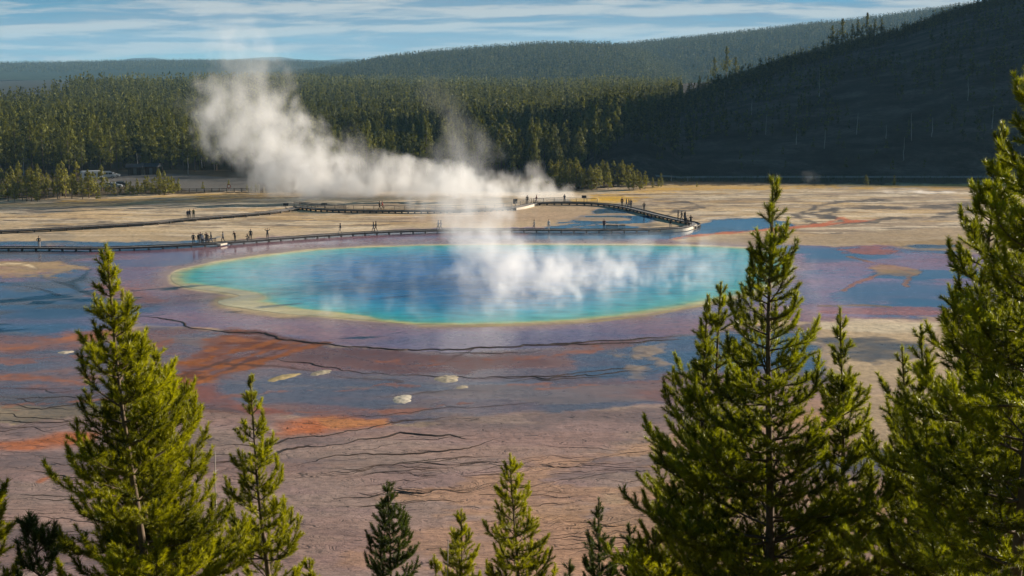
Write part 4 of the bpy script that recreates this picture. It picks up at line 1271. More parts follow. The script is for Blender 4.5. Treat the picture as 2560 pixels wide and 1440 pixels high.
def strip(p, off0, off1, z0, z1):
    """solid strip along path p between lateral offsets and heights"""
    tg = np.gradient(p, axis=0); tg = unit(tg)
    nr = np.stack([-tg[:, 1], tg[:, 0]], 1)
    k = len(p)
    a = p + nr * off0; b = p + nr * off1
    V = np.stack([np.c_[a, np.full(k, z0)], np.c_[b, np.full(k, z0)], np.c_[b, np.full(k, z1)], np.c_[a, np.full(k, z1)]], 1).reshape(-1, 3)
    i = np.arange(k - 1)[:, None] * 4
    q = np.concatenate([np.stack([i[:, 0] + c, i[:, 0] + (c + 1) % 4, i[:, 0] + 4 + (c + 1) % 4, i[:, 0] + 4 + c], 1) for c in range(4)])
    F = [tuple(r) for r in q] + [(3, 2, 1, 0), tuple(4 * (k - 1) + c for c in range(4))]
    along = np.repeat(np.r_[0, np.cumsum(np.linalg.norm(np.diff(p, axis=0), axis=1))], 4)
    return V, F, along

def at_along(p, s):
    d = np.r_[0, np.cumsum(np.linalg.norm(np.diff(p, axis=0), axis=1))]
    q = np.array([np.interp(s, d, p[:, k]) for k in (0, 1)])
    q2 = np.array([np.interp(min(s + .5, d[-1]), d, p[:, k]) for k in (0, 1)]); q1 = np.array([np.interp(max(s - .5, 0), d, p[:, k]) for k in (0, 1)])
    t = (q2 - q1) / max(1e-6, np.linalg.norm(q2 - q1))
    return q, t

_b = MB(); _b.box((0, 0, .15), (.34, .34, .62), bev=.02)
SUPPORT = mesh_from('support', np.concatenate(_b.v), _b.f, [M['wood_dark']])
_b = MB(); _b.box((0, 0, .55), (.10, .10, 1.16), bev=.012)
RPOST = mesh_from('rail_post', np.concatenate(_b.v), _b.f, [M['wood_grey']])

def boardwalk(label, px, half=1.0, sup_step=3.0, rails=(), curb=True, kinks=()):
    """rails: list of (px start, px end, side)"""
    p = path_pts(px)
    root = thing('boardwalk', label, 'boardwalk', (p[0][0], p[0][1], 0))
    o = np.array((p[0][0], p[0][1], 0))
    q = p - o[:2]
    V, F, al = strip(q, -half, half, DECK_Z - .09, DECK_Z)
    link('deck', mesh_from('deck', V, F, [M['deck']], False, {'along': al}), root)
    for s in (-1, 1):
        V, F, al = strip(q, s * half - .10 + .0, s * half + .10, DECK_Z + .003, DECK_Z + .14)
        if curb: link('curb', mesh_from('curb', V, F, [M['wood_dark']]), root)
        V, F, al = strip(q, s * (half - .3) - .07, s * (half - .3) + .07, DECK_Z - .26, DECK_Z - .094)
        link('joist', mesh_from('joist', V, F, [M['wood_dark']]), root)
    Lp = np.sum(np.linalg.norm(np.diff(q, axis=0), axis=1))
    n = min(100, int(Lp / sup_step))
    for k in range(n):
        c, t = at_along(q, (k + .5) * Lp / n)
        nr = np.array((-t[1], t[0]))
        side = -1 if nr[1] > 0 else 1
        c = c + nr * side * (half + .02)
        link('support', SUPPORT, root, (c[0], c[1], 0), math.atan2(t[1], t[0]))
    for (pa, pb, side) in rails:
        a = np.array(G(*pa, DECK_Z)[:2]) - o[:2]; b = np.array(G(*pb, DECK_Z)[:2]) - o[:2]
        ia = int(np.argmin(np.linalg.norm(q - a, axis=1))); ib = int(np.argmin(np.linalg.norm(q - b, axis=1)))
        if ia > ib: ia, ib = ib, ia
        seg = q[ia:ib + 1]
        off = side * (half - .13)
        for h, th in ((1.08, .13), (.70, .09), (.36, .09)):
            V, F, al = strip(seg, off - .05, off + .05, DECK_Z + h - th / 2, DECK_Z + h + th / 2)
            link('rail', mesh_from('rail', V, F, [M['wood_grey']]), root)
        L2 = np.sum(np.linalg.norm(np.diff(seg, axis=0), axis=1))
        m = max(2, int(L2 / 2.4))
        for k in range(m + 1):
            c, t = at_along(seg, k * L2 / m)
            c = c + np.array((-t[1], t[0])) * (off + (.11 if side > 0 else -.11) * -1)
            link('rail_post', RPOST, root, (c[0], c[1], DECK_Z), math.atan2(t[1], t[0]))
    return p

LOW = [(-60, 619), (100, 619), (240, 620), (380, 616), (500, 610), (600, 603), (720, 594), (850, 585), (940, 580), (1050, 576), (1200, 574), (1330, 574), (1450, 574.5), (1560, 574), (1640, 572), (1690, 570)]
BEND = [(1690, 570), (1720, 567), (1738, 562), (1732, 557), (1700, 550), (1640, 536), (1600, 526), (1560, 517), (1520, 511), (1480, 508), (1430, 506.5), (1380, 506.5), (1336, 508)]
PLAT = [(1336, 508), (1316, 512), (1296, 517), (1284, 519)]
CROSS = [(1284, 519), (1220, 523), (1130, 526), (1040, 527), (950, 526.5), (860, 525), (800, 522.5), (765, 519), (742, 516)]
UPPER = [(742, 519), (715, 524), (680, 529), (620, 535), (520, 543.5), (430, 551), (370, 557), (260, 564), (140, 571), (40, 576), (-60, 580)]
boardwalk('long low boardwalk across the wet mats behind the blue pool, joining the walkway bend', LOW, sup_step=2.6)
boardwalk('curving boardwalk from the pale bend in blue water up to the railed viewing stretch', BEND, sup_step=2.0, rails=[((1336, 508), (1490, 508.5), -1)])
boardwalk('short pale timbered boardwalk platform in steam at the end of the railed stretch', PLAT, rails=[((1336, 508), (1296, 517), -1)])
boardwalk('railed boardwalk on posts in front of the thickest white steam', CROSS, sup_step=1.5, rails=[((1284, 519), (742, 516), -1), ((870, 525), (742, 516), 1)])
boardwalk('plain low boardwalk with dark blocks crossing the dry tan flat', UPPER, sup_step=3.2)

# edging of the bend and small landings, sunlight painted as a pale colour
def pale_board(label, px, wid, z, th, name='timber_edge'):
    p = path_pts(px, .5)
    c = p.mean(axis=0)
    V, F, al = strip(p - c, -wid, wid, z, z + th)
    tag(link(name, mesh_from(name, V, F, [M['wood_pale']]), None, (c[0], c[1], 0)), label, 'timber edge')
pale_board('pale sunlit timber fascia round the outer bend of the boardwalk in blue water', [(1652, 577.5), (1690, 575), (1720, 571.5), (1741, 563)], .10, .10, .56)
pale_board('pale sunlit timber edge along the platform at the railed stretch', [(1290, 521.5), (1312, 518), (1335, 512)], .12, .10, .6)
pale_board('pale short landing board beside the low boardwalk next to the bench group', [(546, 610), (567, 606)], .55, .2, .32, 'landing_board')

# benches, signs
def bench(label, u, v, L, rz):
    b = G(u, v, DECK_Z)
    t = thing('bench', label, 'bench', (b[0], b[1], DECK_Z), rz)
    m = MB(); m.box((0, 0, .45), (L, .42, .06), bev=.01); m.build('seat', M['wood_dark'], t)
    m = MB(); m.box((0, .24, .72), (L, .05, .16), bev=.01); m.box((0, .24, .90), (L, .05, .10), bev=.01); m.build('backrest', M['wood_dark'], t)
    for x in (-L * .42, 0, L * .42):
        m = MB(); m.box((x, 0, .21), (.1, .38, .415), bev=.01); m.box((x, .205, .62), (.08, .06, .66), bev=.01); m.build('leg', M['wood_dark'], t)
bench('long dark bench among the group of people on the low boardwalk', 522, 607, 2.9, .12)
bench('dark bench on the low boardwalk before the puddles, its twin nearer the pale bend', 1530, 573.5, 2.6, 0)
bench('low dark bench at the far steam end of the railed stretch of boardwalk', 1556, 573, 1.3, 0)

def sign(label, u, v, w, h, post, z0=0.0, tilt=.6, col='wood_dark', rz=0.0):
    b = G(u, v, z0)
    t = thing('information_sign', label, 'sign', (b[0], b[1], z0), rz)
    m = MB(); m.box((0, 0, post / 2), (.12, .12, post), bev=.01); m.build('post', M['wood_dark'], t)
    m = MB(); m.box((0, 0, 0), (w, .06, h), bev=.008)
    o = m.build('panel', M[col], t, loc=(0, -.05, post + h * .3)); o.rotation_euler = (-tilt, 0, 0)
sign('dark slanted panel sign on a post where the plain boardwalk meets the railing', 715, 527, 1.3, .75, 1.3, .0)
sign('dark slanted panel sign rising over the railed stretch near the golden mat', 1460, 507, 1.2, .7, 1.35, DECK_Z)
sign('dark panel sign fixed along the railing in front of the thick steam', 811, 521.5, 1.5, .5, .95, DECK_Z, .5)
sign('tall dark board standing at the pale platform beside the railing', 1288, 514, 1.1, 1.2, .7, DECK_Z, .1)

# ================================================================== PEOPLE
def clothmat(name, c):
    return simple_mat(name, c, .85, .2, 25, .2)
CL = {k: clothmat('cloth_' + k, c) for k, c in dict(black=(.012, .012, .015), navy=(.02, .028, .055), charcoal=(.035, .035, .038), brown=(.06, .035, .022), maroon=(.10, .018, .018), white=(.62, .60, .56), grey=(.16, .16, .17),
                                                    denim=(.05, .075, .13), khaki=(.21, .16, .10), red=(.30, .04, .03), green=(.04, .06, .03), pale=(.42, .38, .33)).items()}
M['skin'] = simple_mat('skin', (.42, .24, .16), .55, .08, 20)
M['hair'] = simple_mat('hair', (.03, .02, .014), .7, .3, 60)
M['shoe'] = simple_mat('shoe', (.02, .018, .016), .6, .2, 20)

BASE = dict(pelvis=(0, 0, .95), belly=(0, .005, 1.10), chest=(0, .0, 1.32), neck=(0, -.01, 1.50), head=(0, .015, 1.60), crown=(0, .005, 1.70),
            nose=(0, .115, 1.60),
            shL=(-.185, -.01, 1.42), elL=(-.245, -.03, 1.14), wrL=(-.235, .07, .90), haL=(-.23, .10, .83),
            shR=(.185, -.01, 1.42), elR=(.245, -.03, 1.14), wrR=(.235, .07, .90), haR=(.23, .10, .83),
            hpL=(-.10, 0, .90), knL=(-.11, .025, .50), anL=(-.115, -.01, .09), toL=(-.125, .15, .045),
            hpR=(.10, 0, .90), knR=(.11, .025, .50), anR=(.115, -.01, .09), toR=(.125, .15, .045))
RAD = dict(pelvis=(.165, .115), belly=(.145, .105), chest=(.17, .115), neck=(.058, .058), head=(.082, .098), crown=(.068, .078), nose=(.016, .016), sh=(.068, .062), el=(.05, .05), wr=(.032, .032), ha=(.036, .022),
           hp=(.098, .098), kn=(.066, .066), an=(.044, .044), to=(.036, .030))
BONES = [('pelvis', 'belly'), ('belly', 'chest'), ('chest', 'neck'), ('neck', 'head'), ('head', 'crown'), ('head', 'nose'), ('chest', 'shL'), ('shL', 'elL'), ('elL', 'wrL'), ('wrL', 'haL'), ('chest', 'shR'), ('shR', 'elR'), ('elR', 'wrR'), ('wrR', 'haR'),
         ('pelvis', 'hpL'), ('hpL', 'knL'), ('knL', 'anL'), ('anL', 'toL'), ('pelvis', 'hpR'), ('hpR', 'knR'), ('knR', 'anR'), ('anR', 'toR')]
POSES = {
 'stand': {},
 'walk': dict(knL=(-.10, .20, .53), anL=(-.10, .26, .10), toL=(-.105, .41, .07), knR=(.10, -.05, .50), anR=(.10, -.32, .14), toR=(.105, -.20, .045), elL=(-.25, -.16, 1.16), wrL=(-.24, -.10, .92), haL=(-.235, -.07, .85),
              elR=(.25, .10, 1.16), wrR=(.235, .28, 1.0), haR=(.23, .34, .97)),
 'photo': dict(elL=(-.30, .10, 1.26), wrL=(-.12, .26, 1.50), haL=(-.07, .29, 1.56), elR=(.30, .10, 1.26), wrR=(.12, .26, 1.50), haR=(.07, .29, 1.56)),
 'arms_up': dict(elL=(-.40, .05, 1.50), wrL=(-.26, .12, 1.70), haL=(-.20, .14, 1.75), elR=(.40, .05, 1.50), wrR=(.26, .12, 1.70), haR=(.20, .14, 1.75)),
 'pockets': dict(elL=(-.31, -.08, 1.14), wrL=(-.19, .06, .98), haL=(-.15, .08, .93), elR=(.31, -.08, 1.14), wrR=(.19, .06, .98), haR=(.15, .08, .93)),
 'crouch': dict(pelvis=(0, -.18, .42), belly=(0, -.10, .56), chest=(0, .02, .76), neck=(0, .08, .93), head=(0, .12, 1.02), crown=(0, .12, 1.12), nose=(0, .22, 1.02), shL=(-.185, .03, .85), elL=(-.24, .22, .66), wrL=(-.12, .40, .74), haL=(-.07, .44, .78),
                shR=(.185, .03, .85), elR=(.24, .22, .66), wrR=(.12, .40, .74), haR=(.07, .44, .78), hpL=(-.10, -.16, .40), knL=(-.15, .24, .46), anL=(-.12, .0, .09), hpR=(.10, -.16, .40), knR=(.15, .24, .46), anR=(.12, .0, .09)),
 'sit': dict(pelvis=(0, -.10, .54), belly=(0, -.11, .70), chest=(0, -.09, .92), neck=(0, -.07, 1.10), head=(0, -.04, 1.20), crown=(0, -.05, 1.30), nose=(0, .06, 1.20), shL=(-.185, -.09, 1.02), elL=(-.24, -.04, .76), wrL=(-.14, .18, .66), haL=(-.10, .24, .65),
             shR=(.185, -.09, 1.02), elR=(.24, -.04, .76), wrR=(.14, .18, .66), haR=(.10, .24, .65), hpL=(-.10, -.08, .53), knL=(-.12, .33, .53), anL=(-.12, .30, .09), toL=(-.125, .46, .045), hpR=(.10, -.08, .53), knR=(.12, .33, .53), anR=(.12, .30, .09), toR=(.125, .46, .045)),
 'lean': dict(belly=(0, .04, 1.09), chest=(0, .12, 1.29), neck=(0, .19, 1.45), head=(0, .24, 1.54), crown=(0, .25, 1.64), nose=(0, .34, 1.52), shL=(-.185, .12, 1.39), elL=(-.25, .22, 1.15), wrL=(-.16, .40, 1.12), haL=(-.13, .46, 1.12), shR=(.185, .12, 1.39), elR=(.25, .22, 1.15), wrR=(.16, .40, 1.12), haR=(.13, .46, 1.12)),
}
def body_mesh(pose):
    J = {k: np.array(v, dtype=float) for k, v in BASE.items()}
    J.update({k: np.array(v, dtype=float) for k, v in POSES[pose].items()})
    names = list(J); bones = list(BONES)
    rad = {n: RAD.get(n, RAD.get(n[:2])) for n in names}
    for s in 'LR':   # fingers and thumb
        d = unit(J['ha' + s] - J['wr' + s]); sx = unit(np.cross(d, (0, 0, 1.0)) + 1e-6)
        up = np.cross(sx, d)
        for i, (off, ln) in enumerate(((-.030, .060), (-.011, .078), (.010, .074), (.029, .055))):
            k = f'f{i}{s}'; k2 = k + 't'
            J[k] = J['ha' + s] + d * ln * .55 + sx * off; J[k2] = J['ha' + s] + d * ln + sx * off + up * -.014
            rad[k] = (.0095, .0095); rad[k2] = (.008, .008); names += [k, k2]; bones += [('ha' + s, k), (k, k2)]
        k = 'th' + s
        J[k] = J['wr' + s] + d * .055 + sx * (.05 if s == 'L' else -.05); rad[k] = (.011, .011); names.append(k); bones.append(('wr' + s, k))
    me = bpy.data.meshes.new('person_skeleton')
    me.from_pydata([tuple(J[n]) for n in names], [(names.index(a), names.index(b)) for a, b in bones], [])
    o = bpy.data.objects.new('person_skeleton', me); COL.objects.link(o)
    o.modifiers.new('skin', 'SKIN').use_smooth_shade = True
    sk = me.skin_vertices[0].data
    for i, n in enumerate(names):
        sk[i].radius = rad[n]; sk[i].use_root = (n == 'pelvis')
    sd = o.modifiers.new('sub', 'SUBSURF'); sd.levels = 1; sd.render_levels = 1
    dg = bpy.context.evaluated_depsgraph_get(); dg.update()
    out = bpy.data.meshes.new_from_object(o.evaluated_get(dg))
    bpy.data.objects.remove(o); bpy.data.meshes.remove(me)
    out.name = 'person'
    # clothing zones by nearest bone
    zone = {}
    for a, b in bones:
        n = a + b
        z = 0
        if a.startswith('hp') or (a == 'pelvis' and b.startswith('hp')) or a.startswith('kn'): z = 1
        if a.startswith('an'): z = 3
        if a in ('neck', 'head') or a.startswith(('wr', 'ha', 'f', 'th')): z = 2
        zone[(a, b)] = z
    C = np.array([p.center[:] for p in out.polygons])
    best = np.full(len(C), 1e9); lab = np.zeros(len(C), int)
    for (a, b), z in zone.items():
        A, B = J[a], J[b]; d = B - A
        t = np.clip(((C - A) @ d) / (d @ d + 1e-9), 0, 1)
        q = np.linalg.norm(C - A - t[:, None] * d, axis=1) - .5 * (rad[a][0] + rad[b][0])
        k = q < best; best[k] = q[k]; lab[k] = z
    for k in ('black', 'denim'): out.materials.append(CL[k])
    out.materials.append(M['skin']); out.materials.append(M['shoe'])
    out.polygons.foreach_set('material_index', lab.astype(np.int32)); out.update()
    # hair cap
    hb = bmesh.new()
    bmesh.ops.create_uvsphere(hb, u_segments=12, v_segments=8, radius=1.0)
    c = (J['head'] * .45 + J['crown'] * .55)
    for w in list(hb.verts):
        if w.co.z < -.1 and w.co.y > -.2 or w.co.z < -.75: hb.verts.remove(w)
    for w in hb.verts: w.co = Vector((c[0] + w.co.x * .092, c[1] - .014 + w.co.y * .108, c[2] + .012 + w.co.z * .105))
    hm = bpy.data.meshes.new('hair'); hb.to_mesh(hm); hb.free(); hm.materials.append(M['hair'])
    hm.polygons.foreach_set('use_smooth', np.ones(len(hm.polygons), bool))
    return out, hm
BODY = {k: body_mesh(k) for k in POSES}

PEOPLE = [
 # u, v foot, z, pose, facing deg (0 = away from camera), top, legs, height, label
 (98, 619, 1, 'pockets', 200, 'charcoal', 'pale', 1.76, 'person in dark jacket and pale trousers alone on the low boardwalk by the blue shallows'),
 (484, 611.5, 1, 'pockets', 180, 'black', 'black', 1.78, 'person all in black at the near end of the bench group on the boardwalk'),
 (497, 610.5, 1, 'stand', 170, 'black', 'charcoal', 1.72, 'person in black, second along the bench group, standing before the bench'),
 (502, 609, 1, 'photo', 160, 'navy', 'black', 1.80, 'tall person in navy taking a picture at the bench group'),
 (508, 611, 1, 'stand', 190, 'white', 'black', 1.66, 'person in a white top within the bench group on the boardwalk'),
 (516, 610, 1, 'photo', 180, 'black', 'navy', 1.82, 'tall person in black with raised hands beside the white top at the bench'),
 (521, 611, 1, 'stand', 200, 'brown', 'black', 1.70, 'person in brown standing in front of the bench on the boardwalk'),
 (528, 608, 1, 'walk', 100, 'charcoal', 'denim', 1.70, 'person in charcoal stepping away at the far end of the bench'),
 (558, 606.5, 1, 'walk', 80, 'grey', 'charcoal', 1.72, 'person in grey walking beside the pale landing board'),
 (588, 604.5, 1, 'lean', 150, 'brown', 'black', 1.75, 'person in brown leaning over with arms folded between two pairs on the boardwalk'),
 (620, 602, 1, 'crouch', 120, 'black', 'charcoal', 1.7, 'person crouching at the edge of the low boardwalk'),
 (627, 601, 1, 'stand', 190, 'black', 'black', 1.82, 'tall person in black right beside the crouching one'),
 (669, 598.5, 1, 'arms_up', 190, 'charcoal', 'charcoal', 1.78, 'person with both arms raised to the head, alone on the low boardwalk'),
 (851, 585.5, 1, 'walk', 90, 'charcoal', 'pale', 1.8, 'person in charcoal top and pale trousers alone on the boardwalk above the green rim'),
 (934, 580.5, 1, 'walk', 90, 'charcoal', 'grey', 1.72, 'person in grey trousers, trailing one of the pair near the steam'),
 (940, 580, 1, 'walk', 85, 'charcoal', 'charcoal', 1.78, 'person in charcoal, leading one of the pair near the steam'),
 (1096, 577, 1, 'walk', 90, 'grey', 'charcoal', 1.75, 'person in grey walking half hidden in the steam over the boardwalk'),
 (1103, 577, 1, 'walk', 95, 'brown', 'charcoal', 1.74, 'person in brown walking half hidden in the steam over the boardwalk'),
 (1335, 575, 1, 'walk', 90, 'pale', 'grey', 1.72, 'pale clothed person at the edge of the steam column on the low boardwalk'),
 (1372, 575, 1, 'stand', 150, 'white', 'pale', 1.75, 'person in white top near the start of the clear stretch of low boardwalk'),
 (1510, 574.5, 1, 'pockets', 180, 'maroon', 'black', 1.82, 'person in a maroon jacket by the benches on the low boardwalk'),
 (1676, 571, 1, 'pockets', 180, 'charcoal', 'grey', 1.74, 'person standing alone on the low boardwalk just before the pale bend'),
 (949, 526, 1, 'walk', 270, 'brown', 'charcoal', 1.76, 'person in brown on the railed boardwalk, trailing one of two'),
 (956, 526, 1, 'walk', 270, 'red', 'khaki', 1.74, 'person in a red top on the railed boardwalk before the steam'),
 (1318, 511, 1, 'stand', 180, 'black', 'black', 1.86, 'tall person in black at the corner of the pale platform'),
 (1341, 508.5, 1, 'walk', 90, 'maroon', 'grey', 1.7, 'person in maroon near the start of the railing beside the steam'),
 (1411, 507, 1, 'lean', 0, 'navy', 'charcoal', 1.75, 'person in navy leaning on the railing in the middle of the railed stretch'),
 (1555, 517, 1, 'stand', 180, 'maroon', 'black', 1.86, 'person in dark maroon, first of the walkers before the golden mat'),
 (1566, 518.5, 1, 'walk', 250, 'charcoal', 'charcoal', 1.70, 'shorter person in charcoal in the trio below the golden mat'),
 (1572, 520, 1, 'walk', 240, 'black', 'denim', 1.76, 'person in denim in the middle of the trio below the golden mat'),
 (1577, 521, 1, 'pockets', 200, 'navy', 'black', 1.82, 'tall person in navy closing the trio below the golden mat'),
 (1610, 527.5, 1, 'pockets', 190, 'charcoal', 'black', 1.7, 'person walking alone down the slanting boardwalk'),
 (1695, 550.5, 1, 'stand', 90, 'black', 'black', 1.78, 'person in black, farthest up the ramp in the cluster at the bend'),
 (1703, 552.5, 1, 'walk', 90, 'charcoal', 'black', 1.78, 'person in charcoal, second of the cluster at the bend'),
 (1708, 554, 1, 'stand', 120, 'navy', 'charcoal', 1.72, 'person in navy in the middle of the cluster at the bend'),
 (1713, 554, 1, 'photo', 100, 'black', 'denim', 1.76, 'person holding up a camera in the cluster at the bend'),
 (1711, 566, 1, 'stand', 200, 'black', 'charcoal', 1.80, 'person in black on the near side of the bend, first of three'),
 (1718, 565, 1, 'sit', 190, 'charcoal', 'black', 1.7, 'person sitting low between two standing people on the near side of the bend'),
 (1724, 563.5, 1, 'photo', 190, 'black', 'black', 1.84, 'tall person in black nearest the outer curve of the bend'),
 (459, 545, 0, 'stand', 170, 'navy', 'black', 1.60, 'person in navy apart from a close pair on the plain boardwalk over the tan flat'),
 (467, 545, 0, 'pockets', 180, 'charcoal', 'charcoal', 1.72, 'person in charcoal, one of a close pair on the plain boardwalk'),
 (474, 544, 0, 'stand', 190, 'green', 'charcoal', 1.74, 'person in dark green, one of a close pair on the plain boardwalk'),
]
BW = {k: path_pts(q, .5) for k, q in dict(low=LOW, bend=BEND, plat=PLAT, cross=CROSS, upper=UPPER).items()}
ALLP = np.concatenate(list(BW.values()))
for u, v, ond, pose, face, top, legs, h, label in PEOPLE:
    b = G(u, v, DECK_Z)[:2]
    # keep feet on the planks
    i = int(np.argmin(np.linalg.norm(ALLP - b, axis=1))); dv = b - ALLP[i]; dl = np.linalg.norm(dv)
    if dl > .6: b = ALLP[i] + dv / dl * .6
    me, hm = BODY[pose]
    o = link('person', me, None, (b[0], b[1], DECK_Z + .002), math.radians(face), 1.27 * h / 1.75)
    tag(o, label, 'person', 'people on the boardwalks')
    for s, k in ((0, top), (1, legs)):
        o.material_slots[s].link = 'OBJECT'; o.material_slots[s].material = CL[k]
    link('hair', hm, o)

# ================================================================== PARKING AREA
M['paint_white'] = simple_mat('white_car_paint', (.5, .5, .51), .3, .03, 2, .5)
M['paint_silver'] = simple_mat('silver_car_paint', (.42, .44, .46), .3, .05, 2, .6, .4)
M['paint_dark'] = simple_mat('dark_car_paint', (.03, .035, .045), .3, .05, 2, .5)
M['glass'] = simple_mat('car_glass', (.02, .025, .03), .08, .02, 2, .6)
M['tyre'] = simple_mat('tyre_rubber', (.015, .015, .015), .8, .2, 8)
M['rim'] = simple_mat('wheel_rim', (.45, .45, .46), .35, .05, 4, .5, .8)
M['lamp'] = simple_mat('headlight_glass', (.7, .7, .68), .15, .02, 3, .6)
M['redlamp'] = simple_mat('tail_light', (.4, .02, .02), .2, .02, 3, .5)
PROFILES = {
 'car': ([(-2.2, .35), (-2.25, .75), (-2.0, .95), (-1.45, 1.0), (-.95, 1.42), (.35, 1.45), (1.1, 1.0), (1.95, .88), (2.2, .7), (2.2, .35)], 1.75, [(-1.3, 1.03, -.9, 1.36), (-.75, 1.03, .0, 1.37), (.08, 1.03, .75, 1.32)]),
 'van': ([(-2.6, .4), (-2.65, 1.1), (-2.6, 2.0), (-2.4, 2.15), (1.3, 2.15), (1.8, 1.9), (2.2, 1.2), (2.65, 1.0), (2.7, .4)], 1.9, [(-2.3, 1.25, -1.0, 1.85), (-.9, 1.25, .4, 1.85), (.55, 1.25, 1.7, 1.8)]),
 'camper': ([(-3.3, .45), (-3.35, 2.9), (-3.2, 3.05), (2.2, 3.05), (2.9, 2.85), (3.0, 2.2), (2.0, 2.05), (2.4, 1.25), (3.2, 1.1), (3.3, .45)], 2.2, [(-2.6, 1.6, -1.4, 2.3), (-.6, 1.6, .8, 2.3), (1.3, 1.3, 1.95, 1.95)]),
}
def vehicle(name, kind, paint, u, v, rz, label, cat):
    prof, w, wins = PROFILES[kind]
    b = G(u, v)
    t = thing(name, label, cat, (b[0], b[1], .02), rz)
    n = len(prof)
    bm = bmesh.new()
    rings = []
    for y, ins in ((-w / 2, .10), (-w / 2 + .06, 0), (w / 2 - .06, 0), (w / 2, .10)):
        c = np.mean(np.array(prof), axis=0)
        rings.append([bm.verts.new((c[0] + (x - c[0]) * (1 - ins * .3), y * (1 - .12 * max(0, (z - 1.0)) / max(.5, prof[4][1])), c[1] + (z - c[1]) * (1 - ins * .6))) for x, z in prof])
    for a, q in zip(rings, rings[1:]):
        for i in range(n):
            bm.faces.new((a[i], a[(i + 1) % n], q[(i + 1) % n], q[i]))
    bm.faces.new(rings[0][::-1]); bm.faces.new(rings[-1])
    bmesh.ops.recalc_face_normals(bm, faces=bm.faces)
    me = bpy.data.meshes.new('body'); bm.to_mesh(me); bm.free(); me.materials.append(M[paint])
    link('body', me, t)
    for x0, z0, x1, z1 in wins:
        for s in (-1, 1):
            m_ = MB()
            yy = s * w / 2 * (1 - .12 * max(0, ((z0 + z1) / 2 - 1.0)) / max(.5, prof[4][1])) * 1.0
            m_.box(((x0 + x1) / 2, yy, (z0 + z1) / 2), (x1 - x0, .05, z1 - z0), bev=.01)
            m_.build('window', M['glass'], t)
    top = max(z for _, z in prof)
    fx = max(x for x, _ in prof)
    m_ = MB(); q = [p for p in prof if p[0] > 0 and p[1] > .95]
    q = sorted(q, key=lambda p: -p[1])
    a, c = np.array(q[0]), np.array(q[1])
    d = c - a; nn = np.array((-d[1], d[0])); nn = nn / np.linalg.norm(nn); nn = nn if nn[0] > 0 else -nn
    a2, c2 = a + d * .12 + nn * .03, a + d * .88 + nn * .03
    hw = w * .40
    m_.add([(a2[0], -hw, a2[1]), (a2[0], hw, a2[1]), (c2[0], hw, c2[1]), (c2[0], -hw, c2[1])], [(0, 1, 2, 3)])
    m_.build('windscreen', M['glass'], t)
    r = .34 if kind == 'car' else .4
    for x in (-fx * .62, fx * .62):
        for s in (-1, 1):
            k = 14
            an = np.linspace(0, 2 * math.pi, k, endpoint=False)
            wh = MB(); y0, y1 = s * (w / 2 - .16), s * (w / 2 + .03)
            V = [(x + r * math.cos(p), y0, r + r * math.sin(p)) for p in an] + [(x + r * math.cos(p), y1, r + r * math.sin(p)) for p in an]
            wh.add(V, [(i, (i + 1) % k, k + (i + 1) % k, k + i) for i in range(k)] + [tuple(range(k)), tuple(range(k, 2 * k))])
            wo = wh.build('wheel', M['tyre'], t)
            rm = MB(); rm.add([(x + r * .6 * math.cos(p), y1 + s * .012, r + r * .6 * math.sin(p)) for p in an], [tuple(range(k))]); rm.build('rim', M['rim'], wo)
    for s in (-1, 1):
        m_ = MB(); m_.box((fx + .01, s * w * .36, .72), (.06, .3, .16), bev=.02); m_.build('headlight', M['lamp'], t)
        m_ = MB(); m_.box((-fx - .03, s * w * .40, .78), (.06, .16, .2), bev=.02); m_.build('tail_light', M['redlamp'], t)
vehicle('camper_van', 'camper', 'paint_white', 232, 452, .5, 'large white camper parked behind the young pines, half hidden by trunks', 'camper')
vehicle('parked_car', 'car', 'paint_white', 282, 443, .1, 'small white car far back in the parking area near the dark trees', 'car')
vehicle('parked_van', 'van', 'paint_silver', 266, 446, .4, 'silver van parked between the white camper and the far white car', 'van')
vehicle('parked_car', 'car', 'paint_white', 270, 468, .25, 'white car at the meadow side of the parking area behind the pines', 'car')
vehicle('parked_car', 'car', 'paint_silver', 286, 470, .2, 'silver car next to the white car at the meadow side of the lot', 'car')
vehicle('parked_car', 'car', 'paint_dark', 303, 466, .2, 'dark car, last in the row at the meadow side of the lot', 'car')

def shelter(u, v, w, d, h, rz, label):
    b = G(u, v)
    t = thing('shelter', label, 'shelter', (b[0], b[1], 0), rz)
    m_ = MB(); m_.box((0, d * .2, h * .5), (w * .8, d * .5, h), bev=.03); m_.build('wall', simple_mat('brown_board_wall', (.09, .06, .04), .85, .3, 2), t)
    ov = .7
    m_ = MB()
    m_.add([(-w / 2 - ov, -d / 2 - ov, h + .02), (w / 2 + ov, -d / 2 - ov, h + .02), (w / 2 + ov, d / 2 + ov, h + .02), (-w / 2 - ov, d / 2 + ov, h + .02), (-w / 2 - ov, 0, h + 1.0), (w / 2 + ov, 0, h + 1.0)],
           [(0, 1, 5, 4), (2, 3, 4, 5), (0, 4, 3), (1, 2, 5), (3, 2, 1, 0)])
    m_.build('roof', simple_mat('grey_shingle_roof', (.05, .05, .055), .8, .3, 1.5), t)
    for sx in (-1, 1):
        m_ = MB(); m_.box((sx * w * .45, -d * .45, h * .5), (.22, .22, h), bev=.02); m_.build('post', M['wood_dark'], t)
    m_ = MB(); m_.box((0, -d * .05 - .03, 1.05), (1.0, .05, 2.1), bev=.01); m_.build('door', M['wood_grey'], t)
shelter(338, 437, 4.0, 3.0, 2.5, .1, 'small dim gabled shelter at the back of the parking area, nearer the white car')
shelter(378, 436, 4.6, 3.2, 2.6, -.1, 'wider dim gabled shelter at the back of the parking area, farther from the white car')

